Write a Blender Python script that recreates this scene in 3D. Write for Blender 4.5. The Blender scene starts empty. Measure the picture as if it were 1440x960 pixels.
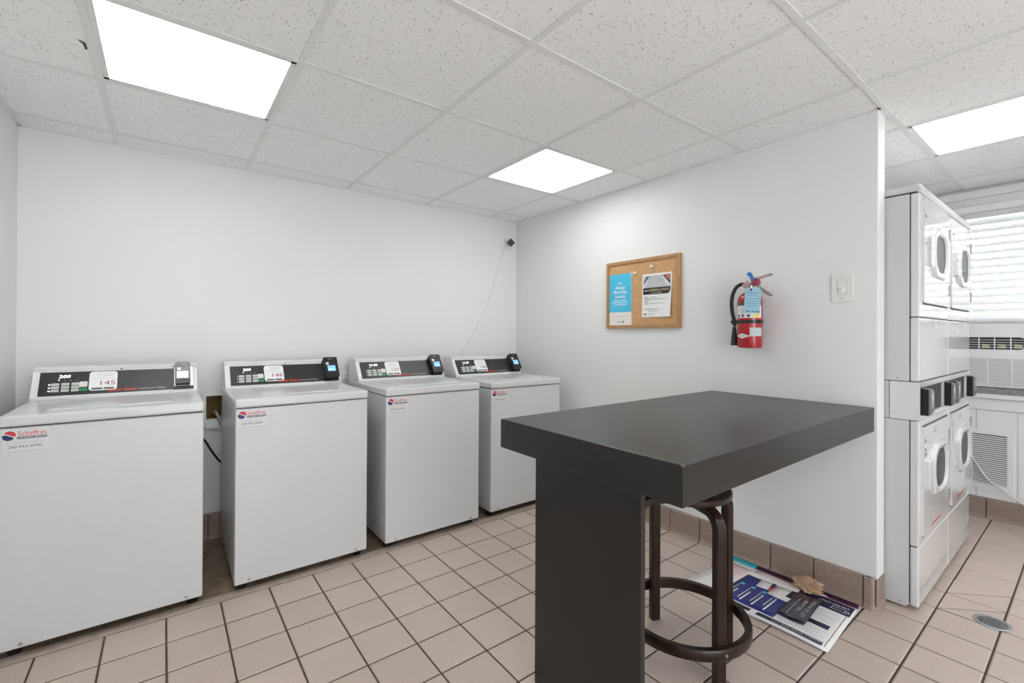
import bpy, bmesh, math, random
from mathutils import Vector, Matrix

# ---------------------------------------------------------------- scene, camera, light
scn = bpy.context.scene
col = scn.collection
random.seed(7)

CAM_H, CEIL = 1.2112, 2.2207
cam_data = bpy.data.cameras.new('camera')
cam = bpy.data.objects.new('camera', cam_data)
col.objects.link(cam)
cam_data.sensor_fit = 'HORIZONTAL'
cam_data.sensor_width = 36.0
cam_data.lens = 637.70 * 36.0 / 1440.0
cam_data.shift_x = (720 - 715.54) / 1440.0
cam_data.shift_y = (467.81 - 480) / 1440.0
cam_data.clip_start = 0.05
RT = Vector((0.79622986, -0.60497338, 0.00502268))
UP = Vector((-0.00599064, 0.00041765, 0.99998197))
FW = Vector((0.60496457, 0.79624559, 0.00329163))
m = Matrix((RT, UP, -FW)).transposed().to_4x4()
m.translation = Vector((0, 0, CAM_H))
cam.matrix_world = m
scn.camera = cam

world = bpy.data.worlds.new('overcast_sky')
scn.world = world
world.use_nodes = True
world.node_tree.nodes['Background'].inputs[0].default_value = (0.90, 0.95, 1.0, 1)
world.node_tree.nodes['Background'].inputs[1].default_value = 5.0
PANEL = 4.6          # radiance of the ceiling light lenses

vs = scn.view_settings
vs.view_transform = 'Standard'
vs.look = 'None'
vs.exposure = 0.64
vs.gamma = 1.0
vs.use_curve_mapping = False

# ---------------------------------------------------------------- materials
def nt(name):
    ma = bpy.data.materials.new(name)
    ma.use_nodes = True
    t = ma.node_tree
    return ma, t, t.nodes['Principled BSDF']

def mat(name, c, rough=0.5, metal=0.0, var=0.04, scale=6.0, bump=0.0, bscale=60.0, coat=0.0, stretch=None):
    ma, t, b = nt(name)
    n = t.nodes
    b.inputs['Roughness'].default_value = rough
    b.inputs['Metallic'].default_value = metal
    if coat:
        b.inputs['Coat Weight'].default_value = coat
        b.inputs['Coat Roughness'].default_value = 0.06
    tc = n.new('ShaderNodeTexCoord')
    mp = n.new('ShaderNodeMapping')
    if stretch:
        mp.inputs['Scale'].default_value = stretch
    t.links.new(tc.outputs['Object'], mp.inputs[0])
    no = n.new('ShaderNodeTexNoise')
    no.inputs['Scale'].default_value = scale
    no.inputs['Detail'].default_value = 5
    t.links.new(mp.outputs[0], no.inputs['Vector'])
    cr = n.new('ShaderNodeValToRGB')
    cr.color_ramp.elements[0].position = 0.3
    cr.color_ramp.elements[1].position = 0.7
    cr.color_ramp.elements[0].color = tuple(max(0, x * (1 - var)) for x in c) + (1,)
    cr.color_ramp.elements[1].color = tuple(min(1, x * (1 + var)) for x in c) + (1,)
    t.links.new(no.outputs['Fac'], cr.inputs[0])
    t.links.new(cr.outputs[0], b.inputs['Base Color'])
    if bump:
        n2 = n.new('ShaderNodeTexNoise')
        n2.inputs['Scale'].default_value = bscale
        n2.inputs['Detail'].default_value = 6
        t.links.new(mp.outputs[0], n2.inputs['Vector'])
        bp = n.new('ShaderNodeBump')
        bp.inputs['Strength'].default_value = bump
        bp.inputs['Distance'].default_value = 0.004
        t.links.new(n2.outputs['Fac'], bp.inputs['Height'])
        t.links.new(bp.outputs[0], b.inputs['Normal'])
    return ma

def emit(name, c, s):
    ma, t, b = nt(name)
    b.inputs['Base Color'].default_value = tuple(c) + (1,)
    b.inputs['Emission Color'].default_value = tuple(c) + (1,)
    b.inputs['Emission Strength'].default_value = s
    return ma

M = {}
M['wall'] = mat('painted_wall', (0.785, 0.785, 0.775), 0.55, var=0.012, scale=2, bump=0.08, bscale=90)
M['trim'] = mat('white_trim_paint', (0.82, 0.82, 0.82), 0.4, var=0.01)
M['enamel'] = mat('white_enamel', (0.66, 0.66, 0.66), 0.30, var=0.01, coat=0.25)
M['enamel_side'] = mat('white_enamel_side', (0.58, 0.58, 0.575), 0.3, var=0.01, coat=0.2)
M['dryer_front'] = mat('glossy_white_enamel', (0.68, 0.68, 0.68), 0.16, var=0.008, coat=0.8, bump=0.02, bscale=5)
M['plastic_white'] = mat('white_plastic', (0.80, 0.80, 0.79), 0.35, var=0.01)
M['seam'] = mat('seam_shadow_dark', (0.05, 0.05, 0.05), 0.8)  # dark colour standing in for shade in seams and gaps; also the tile chip
M['panel'] = mat('charcoal_panel', (0.026, 0.026, 0.027), 0.38, var=0.06)
M['black'] = mat('black_plastic', (0.012, 0.012, 0.013), 0.35, var=0.1)
M['rubber'] = mat('black_rubber', (0.015, 0.014, 0.014), 0.5, var=0.1)
M['button'] = mat('grey_button', (0.55, 0.56, 0.53), 0.5)
M['button_light'] = mat('pale_button', (0.78, 0.74, 0.74), 0.5)
M['green'] = mat('green_button', (0.02, 0.30, 0.10), 0.4)
M['sticker'] = mat('white_sticker', (0.86, 0.86, 0.86), 0.45, var=0.01)
M['clear_label'] = mat('label_paper', (0.69, 0.69, 0.69), 0.4, var=0.01)
M['red'] = mat('red_print', (0.62, 0.03, 0.05), 0.4)
M['darkred'] = mat('dark_red_print', (0.36, 0.03, 0.06), 0.4)
M['orange'] = mat('orange_red_print', (0.80, 0.07, 0.02), 0.4)
M['navy'] = mat('navy_print', (0.012, 0.02, 0.12), 0.4)
M['ink'] = mat('grey_ink', (0.12, 0.12, 0.12), 0.5)
M['palegrey'] = mat('pale_grey_print', (0.55, 0.55, 0.55), 0.5)
M['lineink'] = mat('fine_print_ink', (0.42, 0.42, 0.42), 0.5)
M['silver'] = mat('silver_plate', (0.62, 0.62, 0.62), 0.35, metal=0.4, var=0.04)
M['chrome'] = mat('chrome', (0.7, 0.68, 0.66), 0.22, metal=1.0, var=0.05)
M['lever'] = mat('worn_lever_steel', (0.36, 0.33, 0.32), 0.4, metal=0.7, var=0.2, scale=40)
M['steel'] = mat('brushed_steel', (0.42, 0.42, 0.42), 0.35, metal=0.9, var=0.1)
M['greymetal'] = mat('grey_reader_face', (0.22, 0.22, 0.21), 0.35, var=0.2, scale=40)
M['led'] = emit('led_white', (0.85, 0.85, 1.0), 1.6)
M['lcd_blue'] = emit('lcd_blue', (0.22, 0.45, 0.95), 0.75)
M['lcd_white'] = emit('lcd_white', (0.95, 0.95, 0.97), 0.9)
M['table'] = mat('charcoal_painted_wood', (0.013, 0.0125, 0.012), 0.30, var=0.12, scale=10, bump=0.05, bscale=80)
M['table'].node_tree.nodes['Principled BSDF'].inputs['Specular IOR Level'].default_value = 0.5
M['worn'] = mat('worn_wood_edge', (0.30, 0.15, 0.06), 0.6)
M['stool'] = mat('dark_brown_bentwood', (0.020, 0.0085, 0.0045), 0.36, var=0.6, scale=9, stretch=(6, 6, 0.8), coat=0.1)
M['stool'].node_tree.nodes['Principled BSDF'].inputs['Specular IOR Level'].default_value = 0.35
M['grout'] = mat('dark_grout', (0.085, 0.065, 0.055), 0.9, var=0.2, scale=30)
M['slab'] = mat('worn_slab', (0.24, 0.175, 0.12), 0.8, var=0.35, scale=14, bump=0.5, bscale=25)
M['basetile'] = mat('brown_base_tile', (0.30, 0.225, 0.185), 0.5, var=0.10, scale=60)
M['edgestrip'] = mat('floor_edge_strip', (0.44, 0.36, 0.30), 0.7, var=0.15, scale=25)
M['gridbar'] = mat('white_grid_metal', (0.81, 0.81, 0.80), 0.45, var=0.01)
M['wood_hole'] = mat('raw_wood', (0.27, 0.18, 0.07), 0.8, var=0.3, scale=12, bump=0.3)
M['cork'] = mat('cork', (0.56, 0.33, 0.16), 0.85, var=0.12, scale=60, bump=0.3, bscale=150)
M['oak'] = mat('oak_frame', (0.44, 0.24, 0.10), 0.5, var=0.15, scale=20)
M['sky_poster'] = mat('sky_blue_print', (0.07, 0.50, 0.73), 0.5, var=0.03)
M['paper'] = mat('white_paper', (0.82, 0.81, 0.80), 0.6, var=0.01)
M['cream'] = mat('cream_paper', (0.80, 0.76, 0.71), 0.6, var=0.01)
M['asphalt'] = mat('photo_asphalt', (0.50, 0.50, 0.52), 0.6, var=0.1, scale=80)
M['pinkcar'] = mat('photo_red_car', (0.50, 0.15, 0.16), 0.6)
M['blackprint'] = mat('black_print', (0.015, 0.012, 0.010), 0.5)
M['yellowprint'] = mat('cream_yellow_print', (0.80, 0.68, 0.36), 0.5)
M['firered'] = mat('fire_red_paint', (0.42, 0.005, 0.010), 0.28, var=0.03, coat=0.4)
M['lightblue'] = mat('pale_blue_tag', (0.36, 0.62, 0.70), 0.6, var=0.05, scale=50)
M['bluetag'] = mat('blue_plastic', (0.01, 0.16, 0.55), 0.35)
M['magenta'] = mat('dark_pink_gauge', (0.30, 0.03, 0.07), 0.35)
M['brass'] = mat('pink_brass', (0.45, 0.30, 0.27), 0.35, metal=0.5)
M['yellow'] = mat('yellow_print', (0.85, 0.62, 0.10), 0.5)
M['royal'] = mat('royal_blue_print', (0.022, 0.030, 0.20), 0.4, var=0.05)
M['poster_navy'] = mat('dark_navy_print', (0.016, 0.014, 0.055), 0.4, var=0.05)
M['teal'] = mat('teal_print', (0.03, 0.42, 0.52), 0.4)
M['plum'] = mat('plum_print', (0.06, 0.012, 0.045), 0.4)
M['pinkpaper'] = mat('pale_pink_print', (0.72, 0.55, 0.56), 0.5)
M['leaflet'] = mat('dark_glossy_leaflet', (0.020, 0.022, 0.045), 0.2, var=0.4, scale=30, coat=0.4)
M['kraft'] = mat('tan_paper_towel', (0.58, 0.37, 0.24), 0.85, var=0.12, scale=25)
M['foam'] = mat('grey_foam_strip', (0.26, 0.26, 0.27), 0.9, var=0.3, scale=40, bump=0.5)
M['ac'] = mat('air_conditioner_plastic', (0.80, 0.80, 0.80), 0.4, var=0.01)
M['grille_dark'] = mat('dark_grille_recess', (0.03, 0.03, 0.04), 0.6)
M['tan'] = mat('tan_filter', (0.42, 0.37, 0.22), 0.8, var=0.2, scale=40)
M['ventback'] = mat('vent_recess', (0.06, 0.06, 0.065), 0.8)
M['plate'] = mat('ivory_wall_plate', (0.78, 0.77, 0.73), 0.4, var=0.01)
M['cord_white'] = mat('white_cord', (0.78, 0.78, 0.78), 0.45, var=0.02)
M['darkglass'] = mat('dark_door_glass', (0.02, 0.02, 0.022), 0.30, var=0.1)
M['darkglass'].node_tree.nodes['Principled BSDF'].inputs['Specular IOR Level'].default_value = 0.12
M['greyglass'] = mat('grey_control_glass', (0.17, 0.18, 0.19), 0.25, var=0.12, scale=30)

def floor_tile_mat():
    ma, t, b = nt('beige_quarry_tile')
    n, L = t.nodes, t.links
    b.inputs['Roughness'].default_value = 0.42
    oi = n.new('ShaderNodeObjectInfo')
    tc = n.new('ShaderNodeTexCoord')
    geo = n.new('ShaderNodeNewGeometry')
    no = n.new('ShaderNodeTexNoise'); no.inputs['Scale'].default_value = 190; no.inputs['Detail'].default_value = 3
    L.new(geo.outputs['Position'], no.inputs['Vector'])
    cr = n.new('ShaderNodeValToRGB')
    cr.color_ramp.elements[0].position = 0.3; cr.color_ramp.elements[1].position = 0.7
    cr.color_ramp.elements[0].color = (0.51, 0.415, 0.355, 1)
    cr.color_ramp.elements[1].color = (0.62, 0.51, 0.445, 1)
    L.new(no.outputs['Fac'], cr.inputs[0])
    no2 = n.new('ShaderNodeTexNoise'); no2.inputs['Scale'].default_value = 7
    L.new(geo.outputs['Position'], no2.inputs['Vector'])
    ad = n.new('ShaderNodeMath'); ad.operation = 'ADD'
    L.new(oi.outputs['Random'], ad.inputs[0]); L.new(no2.outputs['Fac'], ad.inputs[1])
    mr = n.new('ShaderNodeMapRange')
    mr.inputs['From Min'].default_value = 0.3; mr.inputs['From Max'].default_value = 1.7
    mr.inputs['To Min'].default_value = 0.93; mr.inputs['To Max'].default_value = 1.06
    L.new(ad.outputs[0], mr.inputs['Value'])
    mx = n.new('ShaderNodeVectorMath'); mx.operation = 'SCALE'
    L.new(cr.outputs[0], mx.inputs[0]); L.new(mr.outputs[0], mx.inputs['Scale'])
    L.new(mx.outputs[0], b.inputs['Base Color'])
    bp = n.new('ShaderNodeBump'); bp.inputs['Strength'].default_value = 0.12; bp.inputs['Distance'].default_value = 0.002
    L.new(no.outputs['Fac'], bp.inputs['Height']); L.new(bp.outputs[0], b.inputs['Normal'])
    return ma
M['tile'] = floor_tile_mat()

def ceiling_tile_mat():
    ma, t, b = nt('fissured_ceiling_tile')
    n, L = t.nodes, t.links
    b.inputs['Roughness'].default_value = 0.9
    geo = n.new('ShaderNodeNewGeometry')
    v = n.new('ShaderNodeTexVoronoi'); v.inputs['Scale'].default_value = 115
    L.new(geo.outputs['Position'], v.inputs['Vector'])
    no = n.new('ShaderNodeTexNoise'); no.inputs['Scale'].default_value = 55; no.inputs['Detail'].default_value = 3
    L.new(geo.outputs['Position'], no.inputs['Vector'])
    # pinholes: close to a cell's seed, cell sizes varied by the noise
    th = n.new('ShaderNodeMapRange')
    th.inputs['From Min'].default_value = 0.40; th.inputs['From Max'].default_value = 0.62
    th.inputs['To Min'].default_value = 0.02; th.inputs['To Max'].default_value = 0.27
    L.new(no.outputs['Fac'], th.inputs['Value'])
    lt = n.new('ShaderNodeMath'); lt.operation = 'LESS_THAN'
    L.new(v.outputs['Distance'], lt.inputs[0]); L.new(th.outputs[0], lt.inputs[1])
    n3 = n.new('ShaderNodeTexNoise'); n3.inputs['Scale'].default_value = 260; n3.inputs['Detail'].default_value = 4
    L.new(geo.outputs['Position'], n3.inputs['Vector'])
    cr = n.new('ShaderNodeValToRGB')
    cr.color_ramp.elements[0].position = 0.3; cr.color_ramp.elements[1].position = 0.6
    cr.color_ramp.elements[0].color = (0.90, 0.90, 0.895, 1)
    cr.color_ramp.elements[1].color = (0.96, 0.96, 0.955, 1)
    L.new(n3.outputs['Fac'], cr.inputs[0])
    mx = n.new('ShaderNodeMix'); mx.data_type = 'RGBA'
    L.new(lt.outputs[0], mx.inputs[0])
    L.new(cr.outputs[0], mx.inputs[6]); mx.inputs[7].default_value = (0.36, 0.34, 0.32, 1)
    L.new(mx.outputs[2], b.inputs['Base Color'])
    su = n.new('ShaderNodeMath'); su.operation = 'SUBTRACT'
    L.new(n3.outputs['Fac'], su.inputs[0]); L.new(lt.outputs[0], su.inputs[1])
    bp = n.new('ShaderNodeBump'); bp.inputs['Strength'].default_value = 0.25; bp.inputs['Distance'].default_value = 0.003
    L.new(su.outputs[0], bp.inputs['Height']); L.new(bp.outputs[0], b.inputs['Normal'])
    return ma
M['ceiltile'] = ceiling_tile_mat()

def lens_mat(name, s):
    ma, t, b = nt(name)
    n, L = t.nodes, t.links
    b.inputs['Base Color'].default_value = (0.8, 0.8, 0.8, 1)
    b.inputs['Roughness'].default_value = 0.4
    b.inputs['Emission Color'].default_value = (0.97, 1.0, 0.985, 1)
    b.inputs['Emission Strength'].default_value = s
    return ma
M['lens'] = lens_mat('light_lens', PANEL)

def slat_mat():
    ma, t, b = nt('white_blind_slat')
    n, L = t.nodes, t.links
    b.inputs['Base Color'].default_value = (0.84, 0.84, 0.84, 1)
    b.inputs['Roughness'].default_value = 0.35
    tr = n.new('ShaderNodeBsdfTranslucent'); tr.inputs[0].default_value = (0.85, 0.87, 0.9, 1)
    mx = n.new('ShaderNodeMixShader'); mx.inputs[0].default_value = 0.09
    L.new(b.outputs[0], mx.inputs[1]); L.new(tr.outputs[0], mx.inputs[2])
    L.new(mx.outputs[0], n['Material Output'].inputs[0])
    return ma
M['slat'] = slat_mat()

def pane_mat():
    ma, t, b = nt('clear_window_glass')
    n, L = t.nodes, t.links
    b.inputs['Base Color'].default_value = (0.9, 0.9, 0.9, 1); b.inputs['Roughness'].default_value = 0.05
    tp = n.new('ShaderNodeBsdfTransparent')
    mx = n.new('ShaderNodeMixShader'); mx.inputs[0].default_value = 0.92
    L.new(b.outputs[0], mx.inputs[1]); L.new(tp.outputs[0], mx.inputs[2])
    L.new(mx.outputs[0], n['Material Output'].inputs[0])
    return ma
M['pane'] = pane_mat()

# ---------------------------------------------------------------- mesh helpers (all coordinates are room metres)
def root_of(o):
    while o.parent is not None:
        o = o.parent
    return o

def link(name, me, material, parent=None, origin=None, smooth=False):
    """One mesh object from room coordinates; a part takes the origin of its thing."""
    if parent is not None:
        off = root_of(parent).location.copy()
    elif origin is not None:
        off = Vector(origin)
    else:
        off = Vector((0, 0, 0))
    me.transform(Matrix.Translation(-off))
    me.materials.clear()
    me.materials.append(M[material] if isinstance(material, str) else material)
    if smooth:
        me.polygons.foreach_set('use_smooth', [True] * len(me.polygons))
    o = bpy.data.objects.new(name, me)
    col.objects.link(o)
    if parent is not None:
        o.parent = parent
    elif origin is not None:
        o.location = off
    return o

def bm_mesh(bm, name):
    bmesh.ops.recalc_face_normals(bm, faces=bm.faces)
    me = bpy.data.meshes.new(name)
    bm.to_mesh(me)
    bm.free()
    return me

def box(name, lo, hi, material, parent=None, bevel=0.0, seg=2, origin=None, smooth=False):
    bm = bmesh.new()
    bmesh.ops.create_cube(bm, size=1.0)
    lo, hi = Vector(lo), Vector(hi)
    for v in bm.verts:
        v.co = Vector([lo[i] if v.co[i] < 0 else hi[i] for i in range(3)])
    if bevel:
        bmesh.ops.bevel(bm, geom=list(bm.edges), offset=bevel, segments=seg, affect='EDGES', profile=0.5)
    return link(name, bm_mesh(bm, name), material, parent, origin, smooth)

def boxes(name, lst, material, parent=None, origin=None):
    """Several boxes of ONE part."""
    V, F = [], []
    for lo, hi in lst:
        k = len(V)
        for x in (lo[0], hi[0]):
            for y in (lo[1], hi[1]):
                for z in (lo[2], hi[2]):
                    V.append((x, y, z))
        F += [[k + i for i in f] for f in ((0, 1, 3, 2), (4, 6, 7, 5), (0, 4, 5, 1), (2, 3, 7, 6), (0, 2, 6, 4), (1, 5, 7, 3))]
    me = bpy.data.meshes.new(name)
    me.from_pydata(V, [], F)
    return link(name, me, material, parent, origin)

class Frame:
    """A flat face in the room: origin, right, up and outward normal."""
    def __init__(s, o, ex, ey, en=None):
        s.o, s.ex, s.ey = Vector(o), Vector(ex).normalized(), Vector(ey).normalized()
        s.en = Vector(en).normalized() if en else s.ex.cross(s.ey)
    def p(s, u, v, d=0.0):
        return s.o + s.ex * u + s.ey * v + s.en * d

def poly(name, F, pts, d0, d1, material, parent=None, origin=None, smooth=False):
    """A flat outline with thickness, from depth d0 to d1 along the frame's normal."""
    bm = bmesh.new()
    a = [bm.verts.new(F.p(u, v, d0)) for u, v in pts]
    b = [bm.verts.new(F.p(u, v, d1)) for u, v in pts]
    n = len(pts)
    bm.faces.new(a); bm.faces.new(b)
    for i in range(n):
        bm.faces.new((a[i], a[(i + 1) % n], b[(i + 1) % n], b[i]))
    return link(name, bm_mesh(bm, name), material, parent, origin, smooth)

def polys(name, F, lst, d0, d1, material, parent=None):
    """Several outlines printed as ONE part."""
    bm = bmesh.new()
    for pts in lst:
        a = [bm.verts.new(F.p(u, v, d0)) for u, v in pts]
        b = [bm.verts.new(F.p(u, v, d1)) for u, v in pts]
        n = len(pts)
        bm.faces.new(a); bm.faces.new(b)
        for i in range(n):
            bm.faces.new((a[i], a[(i + 1) % n], b[(i + 1) % n], b[i]))
    return link(name, bm_mesh(bm, name), material, parent)

def rect(u0, v0, u1, v1):
    return [(u0, v0), (u1, v0), (u1, v1), (u0, v1)]

def rrect(u0, v0, u1, v1, r, n=5):
    out = []
    for cx, cy, a in ((u1 - r, v0 + r, -90), (u1 - r, v1 - r, 0), (u0 + r, v1 - r, 90), (u0 + r, v0 + r, 180)):
        for k in range(n + 1):
            t = math.radians(a + 90 * k / n)
            out.append((cx + r * math.cos(t), cy + r * math.sin(t)))
    return out

def ell(cu, cv, ru, rv, n=24, a0=0, a1=360):
    full = abs(a1 - a0) >= 360
    k = n if full else n + 1
    return [(cu + ru * math.cos(math.radians(a0 + (a1 - a0) * i / n)), cv + rv * math.sin(math.radians(a0 + (a1 - a0) * i / n))) for i in range(k)]

_tc = {}
def text(name, F, body, u, v, h, material, parent, width=None, d=0.0006, align='LEFT', shear=0.0, bold=0.0):
    """Lettering: cap height h, baseline at (u, v), squeezed or stretched to the given width."""
    key = (body, align, shear, bold)
    if key not in _tc:
        cu = bpy.data.curves.new('lettering', 'FONT')
        cu.body = body
        cu.size = 1.0
        cu.align_x = 'LEFT'
        cu.shear = shear
        cu.offset = bold
        cu.resolution_u = 2
        ob = bpy.data.objects.new('lettering_source', cu)
        col.objects.link(ob)
        dg = bpy.context.evaluated_depsgraph_get()
        me = bpy.data.meshes.new_from_object(ob.evaluated_get(dg))
        bpy.data.objects.remove(ob)
        _tc[key] = me
    me = _tc[key].copy()
    xs = [q.co.x for q in me.vertices]
    if not xs:
        return None
    x0, x1 = min(xs), max(xs)
    sy = h / 0.70
    sx = sy if width is None else width / (x1 - x0)
    w = (x1 - x0) * sx
    du = u if align == 'LEFT' else (u - w / 2 if align == 'CENTER' else u - w)
    for q in me.vertices:
        q.co = F.p(du + (q.co.x - x0) * sx, v + q.co.y * sy, d)
    return link(name, me, material, parent)

def tube(name, pts, r, material, parent=None, n=10, origin=None, smooth=True, sub=6):
    P = [Vector(p) for p in pts]
    if sub > 1 and len(P) > 2:
        Q = []
        for i in range(len(P) - 1):
            p0 = P[max(i - 1, 0)]; p1 = P[i]; p2 = P[i + 1]; p3 = P[min(i + 2, len(P) - 1)]
            for k in range(sub):
                t = k / sub
                Q.append(0.5 * ((2 * p1) + (p2 - p0) * t + (2 * p0 - 5 * p1 + 4 * p2 - p3) * t * t + (3 * p1 - p0 - 3 * p2 + p3) * t ** 3))
        Q.append(P[-1])
        P = Q
    R = r if callable(r) else (lambda t: r)
    V, F = [], []
    a = None
    for i, p in enumerate(P):
        d = (P[min(i + 1, len(P) - 1)] - P[max(i - 1, 0)]).normalized()
        if a is None:
            a = d.orthogonal()
        a = (a - d * a.dot(d)).normalized()
        b = d.cross(a)
        rr = R(i / (len(P) - 1))
        for k in range(n):
            t = 2 * math.pi * k / n
            V.append(p + a * rr * math.cos(t) + b * rr * math.sin(t))
    for i in range(len(P) - 1):
        for k in range(n):
            F.append((i * n + k, i * n + (k + 1) % n, (i + 1) * n + (k + 1) % n, (i + 1) * n + k))
    F.append(tuple(range(n))); F.append(tuple(range((len(P) - 1) * n, len(P) * n)))
    me = bpy.data.meshes.new(name)
    me.from_pydata(V, [], F)
    bm = bmesh.new(); bm.from_mesh(me); bpy.data.meshes.remove(me)
    return link(name, bm_mesh(bm, name), material, parent, origin, smooth)

def lathe(name, c, prof, material, parent=None, n=32, axis='Z', origin=None, smooth=True, closed=False):
    """prof: list of (radius, height) from c along the axis."""
    V, F = [], []
    ax = {'Z': (Vector((1, 0, 0)), Vector((0, 1, 0)), Vector((0, 0, 1))),
          'X': (Vector((0, 1, 0)), Vector((0, 0, 1)), Vector((1, 0, 0))),
          'Y': (Vector((0, 0, 1)), Vector((1, 0, 0)), Vector((0, 1, 0)))}[axis] if isinstance(axis, str) else axis
    c = Vector(c)
    for r, z in prof:
        for k in range(n):
            t = 2 * math.pi * k / n
            V.append(c + ax[0] * r * math.cos(t) + ax[1] * r * math.sin(t) + ax[2] * z)
    m_ = len(prof)
    rng = m_ if closed else m_ - 1
    for i in range(rng):
        j = (i + 1) % m_
        for k in range(n):
            F.append((i * n + k, i * n + (k + 1) % n, j * n + (k + 1) % n, j * n + k))
    if not closed:
        F.append(tuple(range(n))); F.append(tuple(range((m_ - 1) * n, m_ * n)))
    me = bpy.data.meshes.new(name)
    me.from_pydata(V, [], F)
    bm = bmesh.new(); bm.from_mesh(me); bpy.data.meshes.remove(me)
    bmesh.ops.remove_doubles(bm, verts=bm.verts, dist=1e-6)
    o = link(name, bm_mesh(bm, name), material, parent, origin, smooth)
    if smooth:
        # keep crisp shoulders
        mod_mesh = o.data
        mod_mesh.set_sharp_from_angle(angle=math.radians(40))
    return o

def sweep_rect(name, pts, widths, wdir, material, parent, thick):
    """A flat strip of rectangular section swept along pts; wdir is its constant width direction."""
    V, F = [], []
    P = [Vector(p) for p in pts]
    w = Vector(wdir).normalized()
    for i, p in enumerate(P):
        d = (P[min(i + 1, len(P) - 1)] - P[max(i - 1, 0)]).normalized()
        nrm = d.cross(w).normalized()
        hw, ht = widths / 2, thick / 2
        c = 0.004
        for a, b in ((-hw + c, -ht), (hw - c, -ht), (hw, -ht + c), (hw, ht - c), (hw - c, ht), (-hw + c, ht), (-hw, ht - c), (-hw, -ht + c)):
            V.append(p + w * a + nrm * b)
    n = 8
    for i in range(len(P) - 1):
        for k in range(n):
            F.append((i * n + k, i * n + (k + 1) % n, (i + 1) * n + (k + 1) % n, (i + 1) * n + k))
    F.append(tuple(range(n))); F.append(tuple(range((len(P) - 1) * n, len(P) * n)))
    me = bpy.data.meshes.new(name)
    me.from_pydata(V, [], F)
    bm = bmesh.new(); bm.from_mesh(me); bpy.data.meshes.remove(me)
    o = link(name, bm_mesh(bm, name), material, parent, None, True)
    o.data.set_sharp_from_angle(angle=math.radians(35))
    return o

def thing(name, label, cat, loc, group=None):
    o = bpy.data.objects.new(name, None)
    col.objects.link(o)
    o.empty_display_size = 0.05
    o.location = loc
    tag(o, label, cat, group)
    return o

def tag(o, label, cat, group=None):
    o['label'] = label
    o['category'] = cat
    if group:
        o['group'] = group
    return o

def struct(o, label=None, cat=None):
    o['kind'] = 'structure'
    if label:
        o['label'] = label
    if cat:
        o['category'] = cat
    return o

def part_copy(src, parent, offset):
    """A copy of a piece (shared mesh) moved by an offset in its thing."""
    c = src.copy()
    col.objects.link(c)
    c.parent = parent
    c.location = Vector(src.location) + Vector(offset)
    return c

# ---------------------------------------------------------------- room dimensions
XL, XP, XP2, XR = -0.575, 2.524, 2.622, 4.40      # left wall, partition faces, window wall
YB, YE, YA, YF = 3.213, 0.612, 1.30, -2.30        # washer wall, partition end, alcove back, wall behind
G0X, G0Y, GS = -0.2094, 3.032, 0.6096             # ceiling grid
T0X, T0Y, TS = 0.0137, 2.2203, 0.19585            # floor tile grid

# ---------------------------------------------------------------- floor
floor = struct(box('floor', (XL - 0.1, YF - 0.1, -0.10), (XR + 0.1, 2.475, -0.004), 'grout'), 'dark grouted bed of the beige tiled floor', 'floor')
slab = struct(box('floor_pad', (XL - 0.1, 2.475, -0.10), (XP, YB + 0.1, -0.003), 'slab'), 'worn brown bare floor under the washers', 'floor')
strip = box('edge_strip', (XL, T0Y + TS + 0.003, -0.02), (XP, 2.475, 0.001), 'edgestrip', floor, bevel=0.003)

gap = 0.0035
def tile_mesh(x0, x1, y0, y1):
    bm = bmesh.new()
    b = 0.004
    lo = [(x0, y0), (x1, y0), (x1, y1), (x0, y1)]
    hi = [(x0 + b, y0 + b), (x1 - b, y0 + b), (x1 - b, y1 - b), (x0 + b, y1 - b)]
    A = [bm.verts.new((x, y, -0.012)) for x, y in lo]
    B = [bm.verts.new((x, y, -0.0022)) for x, y in lo]
    C_ = [bm.verts.new((x, y, 0.0)) for x, y in hi]
    bm.faces.new(C_)
    for i in range(4):
        j = (i + 1) % 4
        bm.faces.new((A[i], A[j], B[j], B[i])); bm.faces.new((B[i], B[j], C_[j], C_[i]))
    return bm_mesh(bm, 'floor_tile')

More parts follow.
